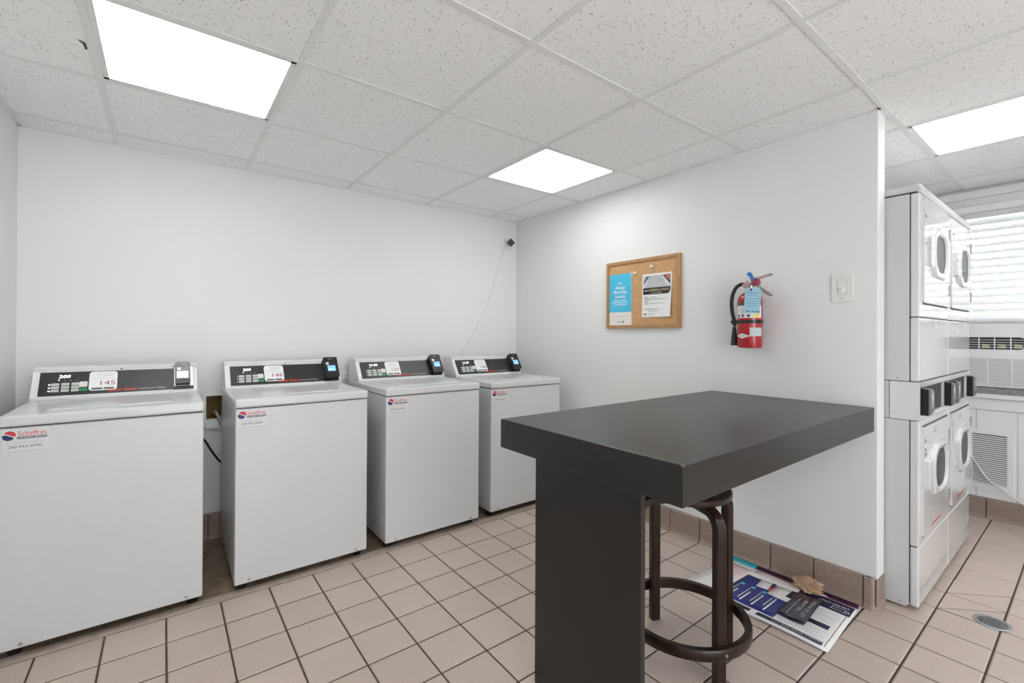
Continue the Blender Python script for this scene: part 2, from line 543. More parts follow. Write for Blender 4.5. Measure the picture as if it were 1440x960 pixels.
full = link('floor_tile', tile_mesh(gap, TS - gap, gap, TS - gap), 'tile', floor)
first = True
def walls_block(x0, x1, y0, y1):
    return x1 > XP - 0.02 and y0 > YE + 0.05 and x0 > XP - 0.05
NI0, NI1 = int(math.floor((XL - T0X) / TS)), int(math.ceil((XR - T0X) / TS))
rest = []
split = {(14, 9), (15, 9)}
for j in range(-1, 24):
    for i in range(NI0, NI1):
        x0, x1 = T0X + i * TS, T0X + (i + 1) * TS
        y1, y0 = T0Y - j * TS, T0Y - (j + 1) * TS
        cx0, cx1 = max(x0, XL), min(x1, XR)
        cy0, cy1 = max(y0, YF), y1
        if cy1 - cy0 < 0.02 or cx1 - cx0 < 0.012:
            continue
        if cx0 > XP - 0.03 and cy0 > YE - 0.02 and cy0 > 0.62 and not (cx0 > XP2):
            continue
        if cx0 > XP2 - 0.1 and cy0 > YE:
            continue                       # under and behind the dryers
        if cy1 < 0.02 or (cx1 < 1.0 and cy1 < 1.0):
            rest.append((cx0, cx1, cy0, cy1))
            continue
        if (i, j) in split:
            Fz = Frame((0, 0, 0), (1, 0, 0), (0, 1, 0))
            g = gap
            poly('floor_tile', Fz, [(x0 + g, y0 + g), (x1 - g * 2.5, y0 + g), (x0 + g, y1 - g * 2.5)], -0.012, 0.0, 'tile', floor)
            poly('floor_tile', Fz, [(x1 - g, y1 - g), (x0 + g * 2.5, y1 - g), (x1 - g, y0 + g * 2.5)], -0.012, 0.0, 'tile', floor)
            continue
        if abs((cx1 - cx0) - TS) < 1e-6 and abs((cy1 - cy0) - TS) < 1e-6:
            if first:
                full.location = (x0, y0, 0); first = False
            else:
                t_ = part_copy(full, floor, (0, 0, 0)); t_.location = (x0, y0, 0)
        else:
            link('floor_tile', tile_mesh(cx0 + gap, cx1 - gap, cy0 + gap, cy1 - gap), 'tile', floor)
bmr = bmesh.new()
for x0, x1, y0, y1 in rest:
    me_ = tile_mesh(x0 + gap, x1 - gap, y0 + gap, y1 - gap)
    bmr.from_mesh(me_); bpy.data.meshes.remove(me_)
me_ = bpy.data.meshes.new('floor_tile_field'); bmr.to_mesh(me_); bmr.free()
o = link('floor_tile_field', me_, 'tile', floor); o['kind'] = 'stuff'

# ---------------------------------------------------------------- walls
def wall_holes(name, axis, face, thick, a0, a1, z0, z1, holes, material='wall'):
    """A slab in the plane axis = face, thickened away from the room, with rectangular openings."""
    As = sorted({a0, a1} | {h[0] for h in holes} | {h[1] for h in holes})
    Zs = sorted({z0, z1} | {h[2] for h in holes} | {h[3] for h in holes})
    bxs = []
    for i in range(len(As) - 1):
        for k in range(len(Zs) - 1):
            ca, cz = (As[i] + As[i + 1]) / 2, (Zs[k] + Zs[k + 1]) / 2
            if any(h[0] < ca < h[1] and h[2] < cz < h[3] for h in holes):
                continue
            lo_t, hi_t = min(face, face + thick), max(face, face + thick)
            if axis == 'y':
                bxs.append(((As[i], lo_t, Zs[k]), (As[i + 1], hi_t, Zs[k + 1])))
            else:
                bxs.append(((lo_t, As[i], Zs[k]), (hi_t, As[i + 1], Zs[k + 1])))
    return boxes(name, bxs, material)

HOLE = (0.198, 0.330, 0.700, 0.838)
struct(wall_holes('wall_back', 'y', YB, 0.12, XL - 0.12, XP2, 0.0, CEIL + 0.12, [HOLE]), 'white painted wall behind the row of washers', 'wall')
struct(box('wall_left', (XL - 0.12, YF, 0.0), (XL, YB, CEIL + 0.12), 'wall'), 'white painted side wall beside the first washer', 'wall')
struct(box('wall_partition', (XP, YE, 0.0), (XP2, YB, CEIL + 0.004), 'wall', bevel=0.004), 'white partition wall carrying the cork board and extinguisher', 'wall')
struct(box('wall_alcove', (XP2, YA, 0.0), (XR + 0.12, YA + 0.12, CEIL + 0.12), 'wall'), 'white wall behind the stacked dryers', 'wall')
struct(wall_holes('wall_front', 'y', YF, -0.12, XL - 0.12, XR + 0.12, 0.0, CEIL + 0.12, [(-0.3, 1.6, 0.12, 2.055)]), 'white wall facing the washers', 'wall')  # opening of the unseen window added to let daylight in
WY0, WY1, WZ0, WZ1 = -0.55, 1.00, 0.835, 2.055
V0, V1 = -2.15, -1.55                              # unseen second window, added for daylight, further along the same wall
struct(wall_holes('wall_right', 'x', XR, 0.14, YF, YA, 0.0, CEIL + 0.12, [(WY0, WY1, WZ0, WZ1), (V0, V1, WZ0, WZ1)]), 'white panelled wall under and around the window', 'wall')

# ---------------------------------------------------------------- ceiling
ceiling = struct(box('ceiling', (XL - 0.12, YF - 0.12, CEIL + 0.10), (XR + 0.14, YB + 0.12, CEIL + 0.16), 'ceiltile'), 'white suspended ceiling of fissured square tiles', 'ceiling')
lights = {(0, 1): 0, (3, 1): 1, (5, 4): 2, (1, 6): 3, (4, 7): 4}  # the last two panels are unseen, added to even out the light
TB = 0.012
def in_room(x0, x1, y0, y1):
    return not (x0 > XP2 - 0.01 and y0 > YA - 0.01)
tile_src = None
ci0, ci1 = -1, 8
for i in range(ci0, ci1):
    for j in range(-1, 9):
        x0, x1 = G0X + i * GS, G0X + (i + 1) * GS
        y1, y0 = G0Y - j * GS, G0Y - (j + 1) * GS
        cx0, cx1, cy0, cy1 = max(x0, XL), min(x1, XR), max(y0, YF), min(y1, YB)
        if cx1 - cx0 < 0.02 or cy1 - cy0 < 0.02 or (i, j) in lights or not in_room(cx0, cx1, cy0, cy1):
            continue
        e = 0.002
        if abs(cx1 - cx0 - GS) < 1e-6 and abs(cy1 - cy0 - GS) < 1e-6:
            if tile_src is None:
                tile_src = box('ceiling_tile', (e, e, CEIL + 0.0015), (GS - e, GS - e, CEIL + 0.016), 'ceiltile', ceiling)
                tile_src.location = (x0, y0, 0)
            else:
                c = part_copy(tile_src, ceiling, (0, 0, 0)); c.location = (x0, y0, 0)
        else:
            box('ceiling_tile', (cx0 + e, cy0 + e, CEIL + 0.0015), (cx1 - e, cy1 - e, CEIL + 0.016), 'ceiltile', ceiling)
for i in range(0, 8):
    x = G0X + i * GS
    if XL < x < XR:
        yt = YB if x < XP2 else YA
        box('grid_bar', (x - TB, YF, CEIL - 0.0025), (x + TB, yt, CEIL + 0.0012), 'gridbar', ceiling, bevel=0.0008, seg=1)
for j in range(0, 9):
    y = G0Y - j * GS
    if YF < y < YB:
        xt = XR if y < YA else XP
        box('grid_bar', (XL, y - TB, CEIL - 0.0022), (xt, y + TB, CEIL + 0.0010), 'gridbar', ceiling, bevel=0.0008, seg=1)
# a chipped edge where one tile meets the grid
poly('tile_chip', Frame((0, 0, CEIL), (1, 0, 0), (0, 1, 0), (0, 0, -1)), [(-0.245, 2.146), (-0.226, 2.158), (-0.224, 2.200), (-0.231, 2.205), (-0.233, 2.168)], -0.001, 0.0004, 'seam', ceiling)
# wall angles
for lo, hi in (((XL, YB - 0.016, CEIL - 0.004), (XP, YB, CEIL + 0.001)), ((XL, YF, CEIL - 0.004), (XL + 0.016, YB, CEIL + 0.001)),
               ((XP - 0.014, YE - 0.012, CEIL - 0.004), (XP, YB, CEIL + 0.001)), ((XP - 0.014, YE - 0.014, CEIL - 0.004), (XP2 + 0.014, YE, CEIL + 0.001))):
    box('wall_angle', lo, hi, 'gridbar', ceiling)

light_labels = ['square white ceiling light panel above the washer numbered 145',
                'square white ceiling light panel beside the partition wall near the corner camera',
                'bright square ceiling light panel in front of the stacked dryers',
                'square white ceiling light panel added unseen over the middle of the room, facing the washers',
                'square white ceiling light panel added unseen over the floor in front of the window wall']
for (i, j), k in lights.items():
    x0, x1 = G0X + i * GS, G0X + (i + 1) * GS
    y1, y0 = G0Y - j * GS, G0Y - (j + 1) * GS
    t = thing('ceiling_light', light_labels[k], 'light', ((x0 + x1) / 2, (y0 + y1) / 2, CEIL), 'ceiling light panels')
    a, w = 0.0125, 0.017
    boxes('frame', [((x0 + a, y0 + a, CEIL - 0.001), (x1 - a, y0 + a + w, CEIL + 0.03)), ((x0 + a, y1 - a - w, CEIL - 0.001), (x1 - a, y1 - a, CEIL + 0.03)),
                    ((x0 + a, y0 + a, CEIL - 0.001), (x0 + a + w, y1 - a, CEIL + 0.03)), ((x1 - a - w, y0 + a, CEIL - 0.001), (x1 - a, y1 - a, CEIL + 0.03))], 'gridbar', t)
    box('lens', (x0 + a + w, y0 + a + w, CEIL + 0.006), (x1 - a - w, y1 - a - w, CEIL + 0.010), 'lens', t)
    box('housing', (x0 + a, y0 + a, CEIL + 0.031), (x1 - a, y1 - a, CEIL + 0.09), 'gridbar', t)

# ---------------------------------------------------------------- tiled baseboards
def base_tile(parent, F, u0, u1, h=0.135):
    """A coved base tile: proud of the wall, with a foot curving out to the floor."""
    prof = [(0.0, 0.0), (0.036, 0.0), (0.034, 0.004), (0.027, 0.010), (0.023, 0.020), (0.022, 0.04), (0.022, h - 0.006), (0.018, h), (0.0, h)]
    bm = bmesh.new()
    a = [bm.verts.new(F.p(u0, z, d)) for d, z in prof]
    b = [bm.verts.new(F.p(u1, z, d)) for d, z in prof]
    n = len(prof)
    bm.faces.new(a); bm.faces.new(b)
    for i in range(n):
        bm.faces.new((a[i], a[(i + 1) % n], b[(i + 1) % n], b[i]))
    return link('base_tile', bm_mesh(bm, 'base_tile'), 'basetile', parent)

bb = struct(box('baseboard_right', (XP - 0.016, YE, 0.0), (XP, 2.45, 0.131), 'grout'), 'brown tile baseboard along the partition wall', 'baseboard')
Fp = Frame((XP, 0, 0), (0, -1, 0), (0, 0, 1))            # partition face: right = -y, outward = -x
js = [YE + 0.017, 0.658] + [0.658 + 0.1951 * k for k in range(1, 10)] + [2.44]
for k in range(len(js) - 1):
    base_tile(bb, Fp, -js[k + 1] + 0.003, -js[k] - 0.003)
bb2 = struct(box('baseboard_end', (XP, YE - 0.001, 0.0), (XP2, YE, 0.131), 'grout'), 'brown tile baseboard wrapping the end of the partition wall', 'baseboard')
Fe = Frame((XP, YE + 0.020, 0), (1, 0, 0), (0, 0, 1))
base_tile(bb2, Fe, 0.003, XP2 - XP)
lathe('base_corner', (XP, YE + 0.020, 0), [(0.0, 0.0), (0.036, 0.0), (0.034, 0.004), (0.027, 0.010), (0.023, 0.020), (0.022, 0.04), (0.022, 0.129), (0.018, 0.135), (0.0, 0.135)], 'basetile', bb2, n=32)
bb3 = struct(box('baseboard_back', (XL, YB - 0.014, 0.0), (XP, YB, 0.140), 'grout'), 'brown tile baseboard behind the washers', 'baseboard')
Fb = Frame((0, YB, 0), (1, 0, 0), (0, 0, 1))
u = 0.212 - 0.196 * 4
while u < XP - 0.02:
    base_tile(bb3, Fb, max(u, XL) + 0.003, min(u + 0.196, XP) - 0.003, 0.145); u += 0.196
bb4 = struct(box('baseboard_window', (XR - 0.012, YF, 0.0), (XR, YA, 0.131), 'grout'), 'brown tile baseboard under the window', 'baseboard')
Fw = Frame((XR, 0, 0), (0, -1, 0), (0, 0, 1))
y = 0.483 + 0.196 * 4
while y > -0.8:
    base_tile(bb4, Fw, -min(y, YA) + 0.003, -(y - 0.196) - 0.003); y -= 0.196

# ---------------------------------------------------------------- recess in the back wall with the valve, hose, cords
t = thing('valve_box', 'open wood-lined valve box in the wall between the first two washers', 'valve box', ((HOLE[0] + HOLE[1]) / 2, YB, HOLE[2]))
x0, x1, z0, z1 = HOLE
dp = 0.10
boxes('lining', [((x0, YB + dp, z0), (x1, YB + dp + 0.01, z1)), ((x0, YB, z0), (x0 + 0.006, YB + dp, z1)), ((x1 - 0.006, YB, z0), (x1, YB + dp, z1)),
                 ((x0, YB, z0), (x1, YB + dp, z0 + 0.006)), ((x0, YB, z1 - 0.006), (x1, YB + dp, z1))], 'wood_hole', t)
boxes('frame', [((x0 - 0.010, YB - 0.010, z0 - 0.05), (x0, YB, z1 + 0.008)), ((x1, YB - 0.010, z0 - 0.05), (x1 + 0.01, YB, z1 + 0.008)),
                ((x0, YB - 0.010, z1), (x1, YB, z1 + 0.008)), ((x0, YB - 0.022, z0 - 0.052), (x1, YB, z0))], 'trim', t)
lathe('valve', (0.244, YB + 0.075, 0.735), [(0.011, -0.073), (0.016, -0.055), (0.016, -0.03), (0.010, -0.028), (0.010, 0.0)], 'brass', t, n=16, axis='Y')
tag(tube('water_hose', [(0.244, YB - 0.001, 0.735), (0.248, YB - 0.018, 0.733), (0.257, YB - 0.032, 0.716), (0.268, YB - 0.038, 0.692), (0.278, YB - 0.040, 0.665), (0.292, YB - 0.042, 0.64), (0.32, YB - 0.045, 0.62)],
         lambda t: 0.010 + 0.0008 * math.sin(t * 190), 'steel', origin=(0.28, YB, 0.7), sub=14), 'braided metal hose leaving the valve box in the wall', 'hose')
tag(tube('power_cord', [(0.10, YB - 0.05, 0.66), (0.160, YB - 0.055, 0.62), (0.194, YB - 0.055, 0.581), (0.217, YB - 0.055, 0.535), (0.243, YB - 0.055, 0.489), (0.264, YB - 0.055, 0.457), (0.285, YB - 0.055, 0.446), (0.310, YB - 0.055, 0.455), (0.34, YB - 0.05, 0.49), (0.36, YB - 0.03, 0.55)], 0.006, 'rubber', origin=(0.25, YB, 0.45)),
    'black power cord drooping between the first two washers', 'cord')

# outlets behind the washers
def outlet(x, z, label, sockets=True, w=0.072, h=0.114):
    F = Frame((x, YB, z), (1, 0, 0), (0, 0, 1))
    t = thing('outlet', label, 'outlet', (x, YB, z))
    poly('cover_plate', F, rrect(-w / 2, -h / 2, w / 2, h / 2, 0.006), 0.0, 0.006, 'plate', t)
    if sockets:
        for s in (-1, 1):
            so = poly('socket', F, rrect(-0.017, s * 0.027 - 0.017, 0.017, s * 0.027 + 0.017, 0.010), 0.006, 0.009, 'plastic_white', t)
            polys('slot', F, [rect(-0.008, s * 0.027 - 0.002, -0.006, s * 0.027 + 0.008), rect(0.006, s * 0.027 - 0.002, 0.008, s * 0.027 + 0.006), ell(0, s * 0.027 - 0.008, 0.003, 0.003, 8)], 0.009, 0.0095, 'black', so)
    return t
outlet(0.450, 1.010, 'white outlet plate on the wall behind the panel numbers of washer 146')
outlet(0.725, 1.018, 'white outlet plate on the wall behind the card reader of washer 146')
t = outlet(1.012, 0.952, 'white outlet with a black plug between washers 146 and 147', w=0.085, h=0.125)
F = Frame((1.012, YB, 0.952), (1, 0, 0), (0, 0, 1))
tag(poly('plug', F, rrect(0.022, 0.004, 0.042, 0.05, 0.007), 0.009, 0.035, 'rubber', origin=(1.044, YB, 0.95)), 'black plug in the outlet between washers 146 and 147', 'plug')

# ---------------------------------------------------------------- washers
def washer(xc, yf, num, disp, silver, labels, dz=0.0):
    W, D = 0.628, 0.655
    x0, x1, yb = xc - W / 2, xc + W / 2, yf + D
    t = thing('washing_machine', labels, 'washer', (xc, yf + D / 2, 0), 'white top-loading washers along the wall')
    zb, zs, zt = 0.036, 0.860 + dz, 0.902 + dz
    body = box('cabinet', (x0 + 0.003, yf, zb), (x1 - 0.003, yb - 0.02, zs - 0.004), 'enamel', t, bevel=0.006, seg=3)
    box('seam', (x0 + 0.008, yf + 0.006, zs - 0.006), (x1 - 0.008, yb - 0.025, zs + 0.002), 'seam', t)
    # top with a rounded front edge
    box('top', (x0, yf - 0.006, zs), (x1, yb, zt), 'enamel', t, bevel=0.010, seg=4)
    lid = box('lid', (x0 + 0.125, yf + 0.085, zt - 0.004), (x1 - 0.115, yf + 0.425, zt + 0.005), 'enamel', t, bevel=0.004, seg=3)
    box('lid_grip', (xc - 0.10, yf + 0.075, zt - 0.001), (xc + 0.02, yf + 0.095, zt + 0.004), 'enamel', lid, bevel=0.003)
    for sx in (0.06, 0.94):
        for yy in (yf + 0.06, yb - 0.10):
            lathe('foot', (x0 + W * sx, yy, 0.0), [(0.022, 0.0), (0.022, 0.012), (0.012, 0.014), (0.012, 0.05)], 'black', t, n=14)
    for sx in (0.10, 0.90):
        lathe('screw', (x0 + W * sx, yf - 0.003, 0.052), [(0.006, 0.0), (0.006, 0.004)], 'steel', t, n=12, axis='Y')
    # console: a wedge with a sloping face
    yo, yt, zc, zh = yf + 0.455, yf + 0.540, zt + 0.001, 1.045 + dz
    S = Frame((0, yo, 0), (0, 1, 0), (0, 0, 1), (1, 0, 0))
    prof = [(0, zc), (0.0, zc + 0.012), (yt - yo - 0.012, zh - 0.020), (yt - yo - 0.016, zh - 0.004), (yt - yo - 0.008, zh), (yb - yo - 0.012, zh), (yb - yo, zh - 0.012), (yb - yo, zc)]
    con = poly('console', S, prof, x0 + 0.006, x1 - 0.006, 'plastic_white', t)
    o = Vector((xc, yo, zc + 0.012)); top = Vector((xc, yt - 0.012, zh - 0.020))
    C = Frame(o, (1, 0, 0), top - o)
    L = (top - o).length
    u0, u1 = -W / 2 + 0.030, W / 2 - 0.022
    v0, v1 = 0.006, L - 0.004
    pan = poly('control_panel', C, rect(u0, v0, u1 - 0.086, v1), 0.0, 0.0025, 'panel', con)
    lathe('lock', C.p(0.0, L + 0.006, 0.001), [(0.0055, 0.0), (0.0055, 0.004)], 'black', con, n=12, axis=(C.ex, C.ey, C.en))
    d = 0.0026
    vv = lambda f: v0 + (v1 - v0) * f
    # display and keypad
    text('display_digits', C, disp, u0 + 0.062, vv(0.74), 0.0155, 'led', con, width=0.040 if len(disp) < 4 else 0.055, d=d, shear=0.15, bold=0.012)
    polys('indicator', C, [ell(u0 + 0.064 + 0.020 * k, vv(0.655), 0.0028, 0.0028, 8) for k in range(1)], 0.0025, d + 0.0006, 'led', con)
    polys('icon', C, [rect(u0 + 0.080 + 0.020 * k, vv(0.60), u0 + 0.088 + 0.020 * k, vv(0.66)) for k in range(3)], 0.0025, d, 'ink', con)
    for r in range(3):
        for c in range(3):
            uu = u0 + 0.040 + 0.034 * c
            b = vv(0.46) - 0.0165 * r
            poly('button', C, rrect(uu, b - 0.0065, uu + 0.027, b + 0.0065, 0.002, 2), 0.0025, 0.0045, 'button', con)
        polys('indicator', C, [ell(u0 + 0.034, vv(0.46) - 0.0165 * r, 0.0035, 0.003, 8)], 0.0025, d + 0.0006, 'led' if silver else 'palegrey', con)
    poly('button', C, rrect(u0 + 0.135, vv(0.46) - 0.018, u0 + 0.163, vv(0.46) + 0.010, 0.002, 2), 0.0025, 0.0045, 'button_light', con)
    poly('button', C, rrect(u0 + 0.137, vv(0.46) - 0.0395, u0 + 0.163, vv(0.46) - 0.0255, 0.002, 2), 0.0025, 0.0045, 'green', con)
    # number sticker (its code square is left blank)
    s0, s1 = u0 + 0.168, u0 + 0.270
    st = poly('number_sticker', C, rrect(s0, vv(0.13), s1, vv(0.97), 0.014), 0.0025, 0.0032, 'sticker', con)
    text('number', C, num, s0 + 0.041, vv(0.36), 0.023, 'darkred', con, width=0.054, d=0.0036)
    polys('badge', C, [rrect(s0 + 0.010, vv(0.17), s0 + 0.049, vv(0.25), 0.003, 3), rrect(s0 + 0.053, vv(0.17), s0 + 0.092, vv(0.25), 0.003, 3)], 0.0032, 0.0035, 'ink', con)
    polys('fine_print', C, [rect(s0 + 0.025, vv(0.86), s1 - 0.012, vv(0.875)), rect(s0 + 0.030, vv(0.77), s1 - 0.02, vv(0.785)), rect(s0 + 0.012, vv(0.66), s1 - 0.012, vv(0.672))], 0.0032, 0.0035, 'lineink', con)
    text('brand_lettering', C, 'Speed Queen', s0 + 0.070, vv(0.075), 0.0135, 'orange', con, width=0.114, d=0.0037, shear=0.1, bold=0.02)
    text('model_lettering', C, 'Commercial Washer', s0 + 0.189, vv(0.085), 0.0105, 'palegrey', con, width=0.102, d=d)
    # card reader
    r0, r1 = u1 - 0.086, u1
    if silver:
        rd = poly('card_reader', C, rect(r0, vv(0.0), r1, vv(1.10)), 0.0, 0.012, 'black', con)
        poly('reader_plate', C, rect(r0 + 0.004, vv(0.09), r1 - 0.001, vv(1.05)), 0.012, 0.015, 'silver', con)
        poly('reader_body', C, rrect(r0 + 0.008, vv(0.12), r1 - 0.014, vv(1.16), 0.008), 0.015, 0.034, 'black', con)
        poly('reader_face', C, rrect(r0 + 0.010, vv(0.32), r1 - 0.016, vv(1.14), 0.004), 0.034, 0.037, 'greymetal', con)
        poly('screen', C, rect(r0 + 0.016, vv(0.38), r1 - 0.024, vv(0.68)), 0.037, 0.038, 'lcd_white', con)
        poly('sticker', C, rect(r0 + 0.017, vv(0.74), r0 + 0.033, vv(0.88)), 0.037, 0.038, 'sticker', con)
        dtop = 0.038
    else:
        poly('card_reader', C, rect(r0, vv(-0.02), r1, vv(1.08)), 0.0, 0.012, 'black', con)
        S2 = Frame((xc, 0, 0), (0, 1, 0), (0, 0, 1), (1, 0, 0))
        poly('reader_body', C, rrect(r0 + 0.003, vv(0.03), r1 - 0.001, vv(1.17), 0.009), 0.012, 0.044, 'black', con)
        poly('reader_bezel', C, rrect(r0 + 0.014, vv(0.28), r1 - 0.012, vv(0.84), 0.004), 0.044, 0.045, 'panel', con)
        poly('screen', C, rect(r0 + 0.021, vv(0.36), r1 - 0.020, vv(0.66)), 0.045, 0.046, 'lcd_blue', con)
        polys('screen_text', C, [rect(r0 + 0.025, vv(0.60), r1 - 0.024, vv(0.615)), rect(r0 + 0.025, vv(0.54), r1 - 0.028, vv(0.555))], 0.046, 0.0463, 'navy', con)
        poly('sticker', C, rect(r0 + 0.014, vv(0.72), r0 + 0.030, vv(0.86)), 0.045, 0.046, 'sticker', con)
        dtop = 0.0445
    text('reader_lettering', C, 'KIOSOFT', r0 + 0.030, vv(1.02), 0.006, 'palegrey', con, width=0.026, d=dtop + 0.0006)
    # service label on the front
    Ff = Frame((x0, yf, 0), (1, 0, 0), (0, 0, 1))
    zl = 0.764 + dz
    lb = poly('service_label', Ff, rect(0.013, zl - 0.004, 0.134, zl + 0.088), 0.0, 0.0006, 'clear_label', t)
    polys('logo_swirl_red', Ff, [[(0.031 + 0.016 * math.cos(a), zl + 0.066 + 0.015 * math.sin(a)) for a in [math.radians(x) for x in range(-25, 156, 15)]] + [(0.026, zl + 0.069), (0.036, zl + 0.063)]], 0.0006, 0.0009, 'red', lb)
    polys('logo_swirl_blue', Ff, [[(0.028 + 0.016 * math.cos(a), zl + 0.061 + 0.015 * math.sin(a)) for a in [math.radians(x) for x in range(155, 336, 15)]] + [(0.035, zl + 0.060), (0.024, zl + 0.066)]], 0.0006, 0.0010, 'navy', lb)
    text('company_lettering', Ff, 'Scheffres', 0.052, zl + 0.062, 0.017, 'red', lb, width=0.076, d=0.0010)
    poly('company_bar', Ff, rect(0.050, zl + 0.049, 0.129, zl + 0.0585), 0.0006, 0.0009, 'ink', lb)
    text('company_bar_lettering', Ff, 'LAUNDRY SERVICE', 0.053, zl + 0.0512, 0.0055, 'sticker', lb, width=0.073, d=0.0012)
    text('service_lettering', Ff, 'For service or account call', 0.023, zl + 0.034, 0.0055, 'lineink', lb, width=0.096, d=0.0010)
    text('phone_lettering', Ff, '240-965-6040', 0.027, zl + 0.0165, 0.0105, 'ink', lb, width=0.088, d=0.0010)
    poly('fine_print', Ff, rect(0.016, zl + 0.002, 0.130, zl + 0.004), 0.0006, 0.0009, 'lineink', lb)
    return t

washer(-0.168, 2.440, '145', '200', True, 'white top-loading washer numbered 145 with a silver-plated card reader')
washer(0.576, 2.440, '146', '200', False, 'white top-loading washer 146, beside the open valve box in the wall')
washer(1.300, 2.430, '147', '16-00', False, 'white top-loading washer 147 between the outlet with the plug and washer 148')
washer(2.030, 2.450, '148', '16-00', False, 'white top-loading washer numbered 148 next to the partition wall', dz=-0.010)

# ---------------------------------------------------------------- table on the partition
TX0, TY0, TY1, TZ0, TZ1 = 1.010, 0.624, 1.378, 0.787, 0.893
t = thing('counter_table', 'charcoal painted counter table fixed to the partition wall', 'table', ((TX0 + XP) / 2, (TY0 + TY1) / 2, 0))
box('table_top', (TX0, TY0, TZ0), (XP - 0.001, TY1, TZ1), 'table', t, bevel=0.0025, seg=2)
box('leg_panel', (1.035, 0.764, 0.0), (1.055, 1.204, TZ0), 'table', t, bevel=0.001, seg=1)
Fz = Frame((0, 0, 0), (1, 0, 0), (0, 1, 0))
poly('worn_corner', Fz, [(TX0 - 0.0003, TY0 - 0.0003), (TX0 + 0.007, TY0 - 0.0003), (TX0 + 0.004, TY0 + 0.0015), (TX0 + 0.0015, TY0 + 0.002), (TX0 - 0.0003, TY0 + 0.006)], TZ1 - 0.003, TZ1 + 0.0004, 'worn', t)

# ---------------------------------------------------------------- stool
sc = Vector((1.600, 0.985, 0))
t = thing('bar_stool', 'dark brown round bentwood stool with a foot ring under the table', 'stool', sc)
lathe('seat', sc, [(0.0, 0.606), (0.160, 0.606), (0.168, 0.610), (0.171, 0.618), (0.170, 0.630), (0.164, 0.636), (0.15, 0.637), (0.0, 0.634)], 'stool', t, n=48)
for a in (67, -23, -113, 157):
    dr = Vector((math.cos(math.radians(a)), math.sin(math.radians(a)), 0))
    tg = Vector((-dr.y, dr.x, 0))
    pts = [sc + dr * 0.198 + Vector((0, 0, z)) for z in (0.0, 0.1, 0.2, 0.3, 0.4, 0.5, 0.535)]
    for k in range(1, 9):
        th = math.radians(90 * k / 8)
        pts.append(sc + dr * (0.198 - 0.055 * (1 - math.cos(th))) + Vector((0, 0, 0.535 + 0.055 * math.sin(th))))
    pts.append(sc + dr * 0.06 + Vector((0, 0, 0.590)))
    sweep_rect('leg', pts, 0.040, tg, 'stool', t, 0.030)
lathe('foot_ring', sc, [(0.213, 0.118), (0.233, 0.118), (0.236, 0.122), (0.236, 0.152), (0.233, 0.156), (0.213, 0.156)], 'stool', t, n=64, closed=True)
for a in (67, -23, -113, 157):
    dr = Vector((math.cos(math.radians(a)), math.sin(math.radians(a)), 0)); tg = Vector((-dr.y, dr.x, 0))
    lathe('bolt', sc + dr * 0.2355 + Vector((0, 0, 0.137)), [(0.006, 0.0), (0.005, 0.003), (0.0, 0.004)], 'steel', t, n=10, axis=(tg, Vector((0, 0, 1)), dr))

# ---------------------------------------------------------------- papers on the floor
def sheet(name, corners, z0, lift, material, origin=None, parent=None, n=10, thick=0.0012):
    """A thin sheet over four floor corners (a, b, c, d going round), lifted by lift(s, t)."""
    a, b, c, d = [Vector((p[0], p[1], 0)) for p in corners]
    V, Fc = [], []
    for top in (0, 1):
        for i in range(n + 1):
            for j in range(n + 1):
                s, r = i / n, j / n
                p = (a * (1 - s) + b * s) * (1 - r) + (d * (1 - s) + c * s) * r
                V.append((p.x, p.y, z0 + lift(s, r) + thick * top))
    N = (n + 1) ** 2
    q = lambda i, j, t_: t_ * N + i * (n + 1) + j
    for i in range(n):
        for j in range(n):
            Fc.append((q(i, j, 1), q(i + 1, j, 1), q(i + 1, j + 1, 1), q(i, j + 1, 1)))
            Fc.append((q(i, j, 0), q(i, j + 1, 0), q(i + 1, j + 1, 0), q(i + 1, j, 0)))
    for i in range(n):
        Fc += [(q(i, 0, 0), q(i + 1, 0, 0), q(i + 1, 0, 1), q(i, 0, 1)), (q(i, n, 1), q(i + 1, n, 1), q(i + 1, n, 0), q(i, n, 0)),
               (q(0, i, 1), q(0, i + 1, 1), q(0, i + 1, 0), q(0, i, 0)), (q(n, i, 0), q(n, i + 1, 0), q(n, i + 1, 1), q(n, i, 1))]
    me = bpy.data.meshes.new(name)
    me.from_pydata(V, [], Fc)
    return link(name, me, material, parent, origin, True)

# lower poster, teal and plum, its far edge curling up the base tile
lowc = [(2.30, 1.255), (2.30, 0.66), (2.474, 0.665), (2.474, 1.250)]
pl = thing('lower_poster', 'teal and plum poster lying half under the blue poster', 'poster', (2.38, 0.95, 0))
LF = lambda s, r: 0.010 * max(0, r - 0.85) ** 2 / 0.0225
sheet('poster_sheet', lowc, 0.0006, LF, 'plum', parent=pl)
def on(c, s0, s1, r0, r1):
    a, b, cc, d = [Vector(p) for p in c]
    f = lambda s, r: tuple((a * (1 - s) + b * s) * (1 - r) + (d * (1 - s) + cc * s) * r)
    return [f(s0, r0), f(s1, r0), f(s1, r1), f(s0, r1)]
sheet('printed_field', on(lowc, 0.0, 0.26, 0.02, 1.0), 0.0020, lambda s, r: LF(0, 0.02 + 0.98 * r), 'teal', parent=pl, n=8, thick=0.0004)
sheet('printed_line', on(lowc, 0.55, 0.80, 0.86, 0.91), 0.0021, lambda s, r: LF(0, 0.86 + 0.05 * r), 'palegrey', parent=pl, n=2, thick=0.0004)

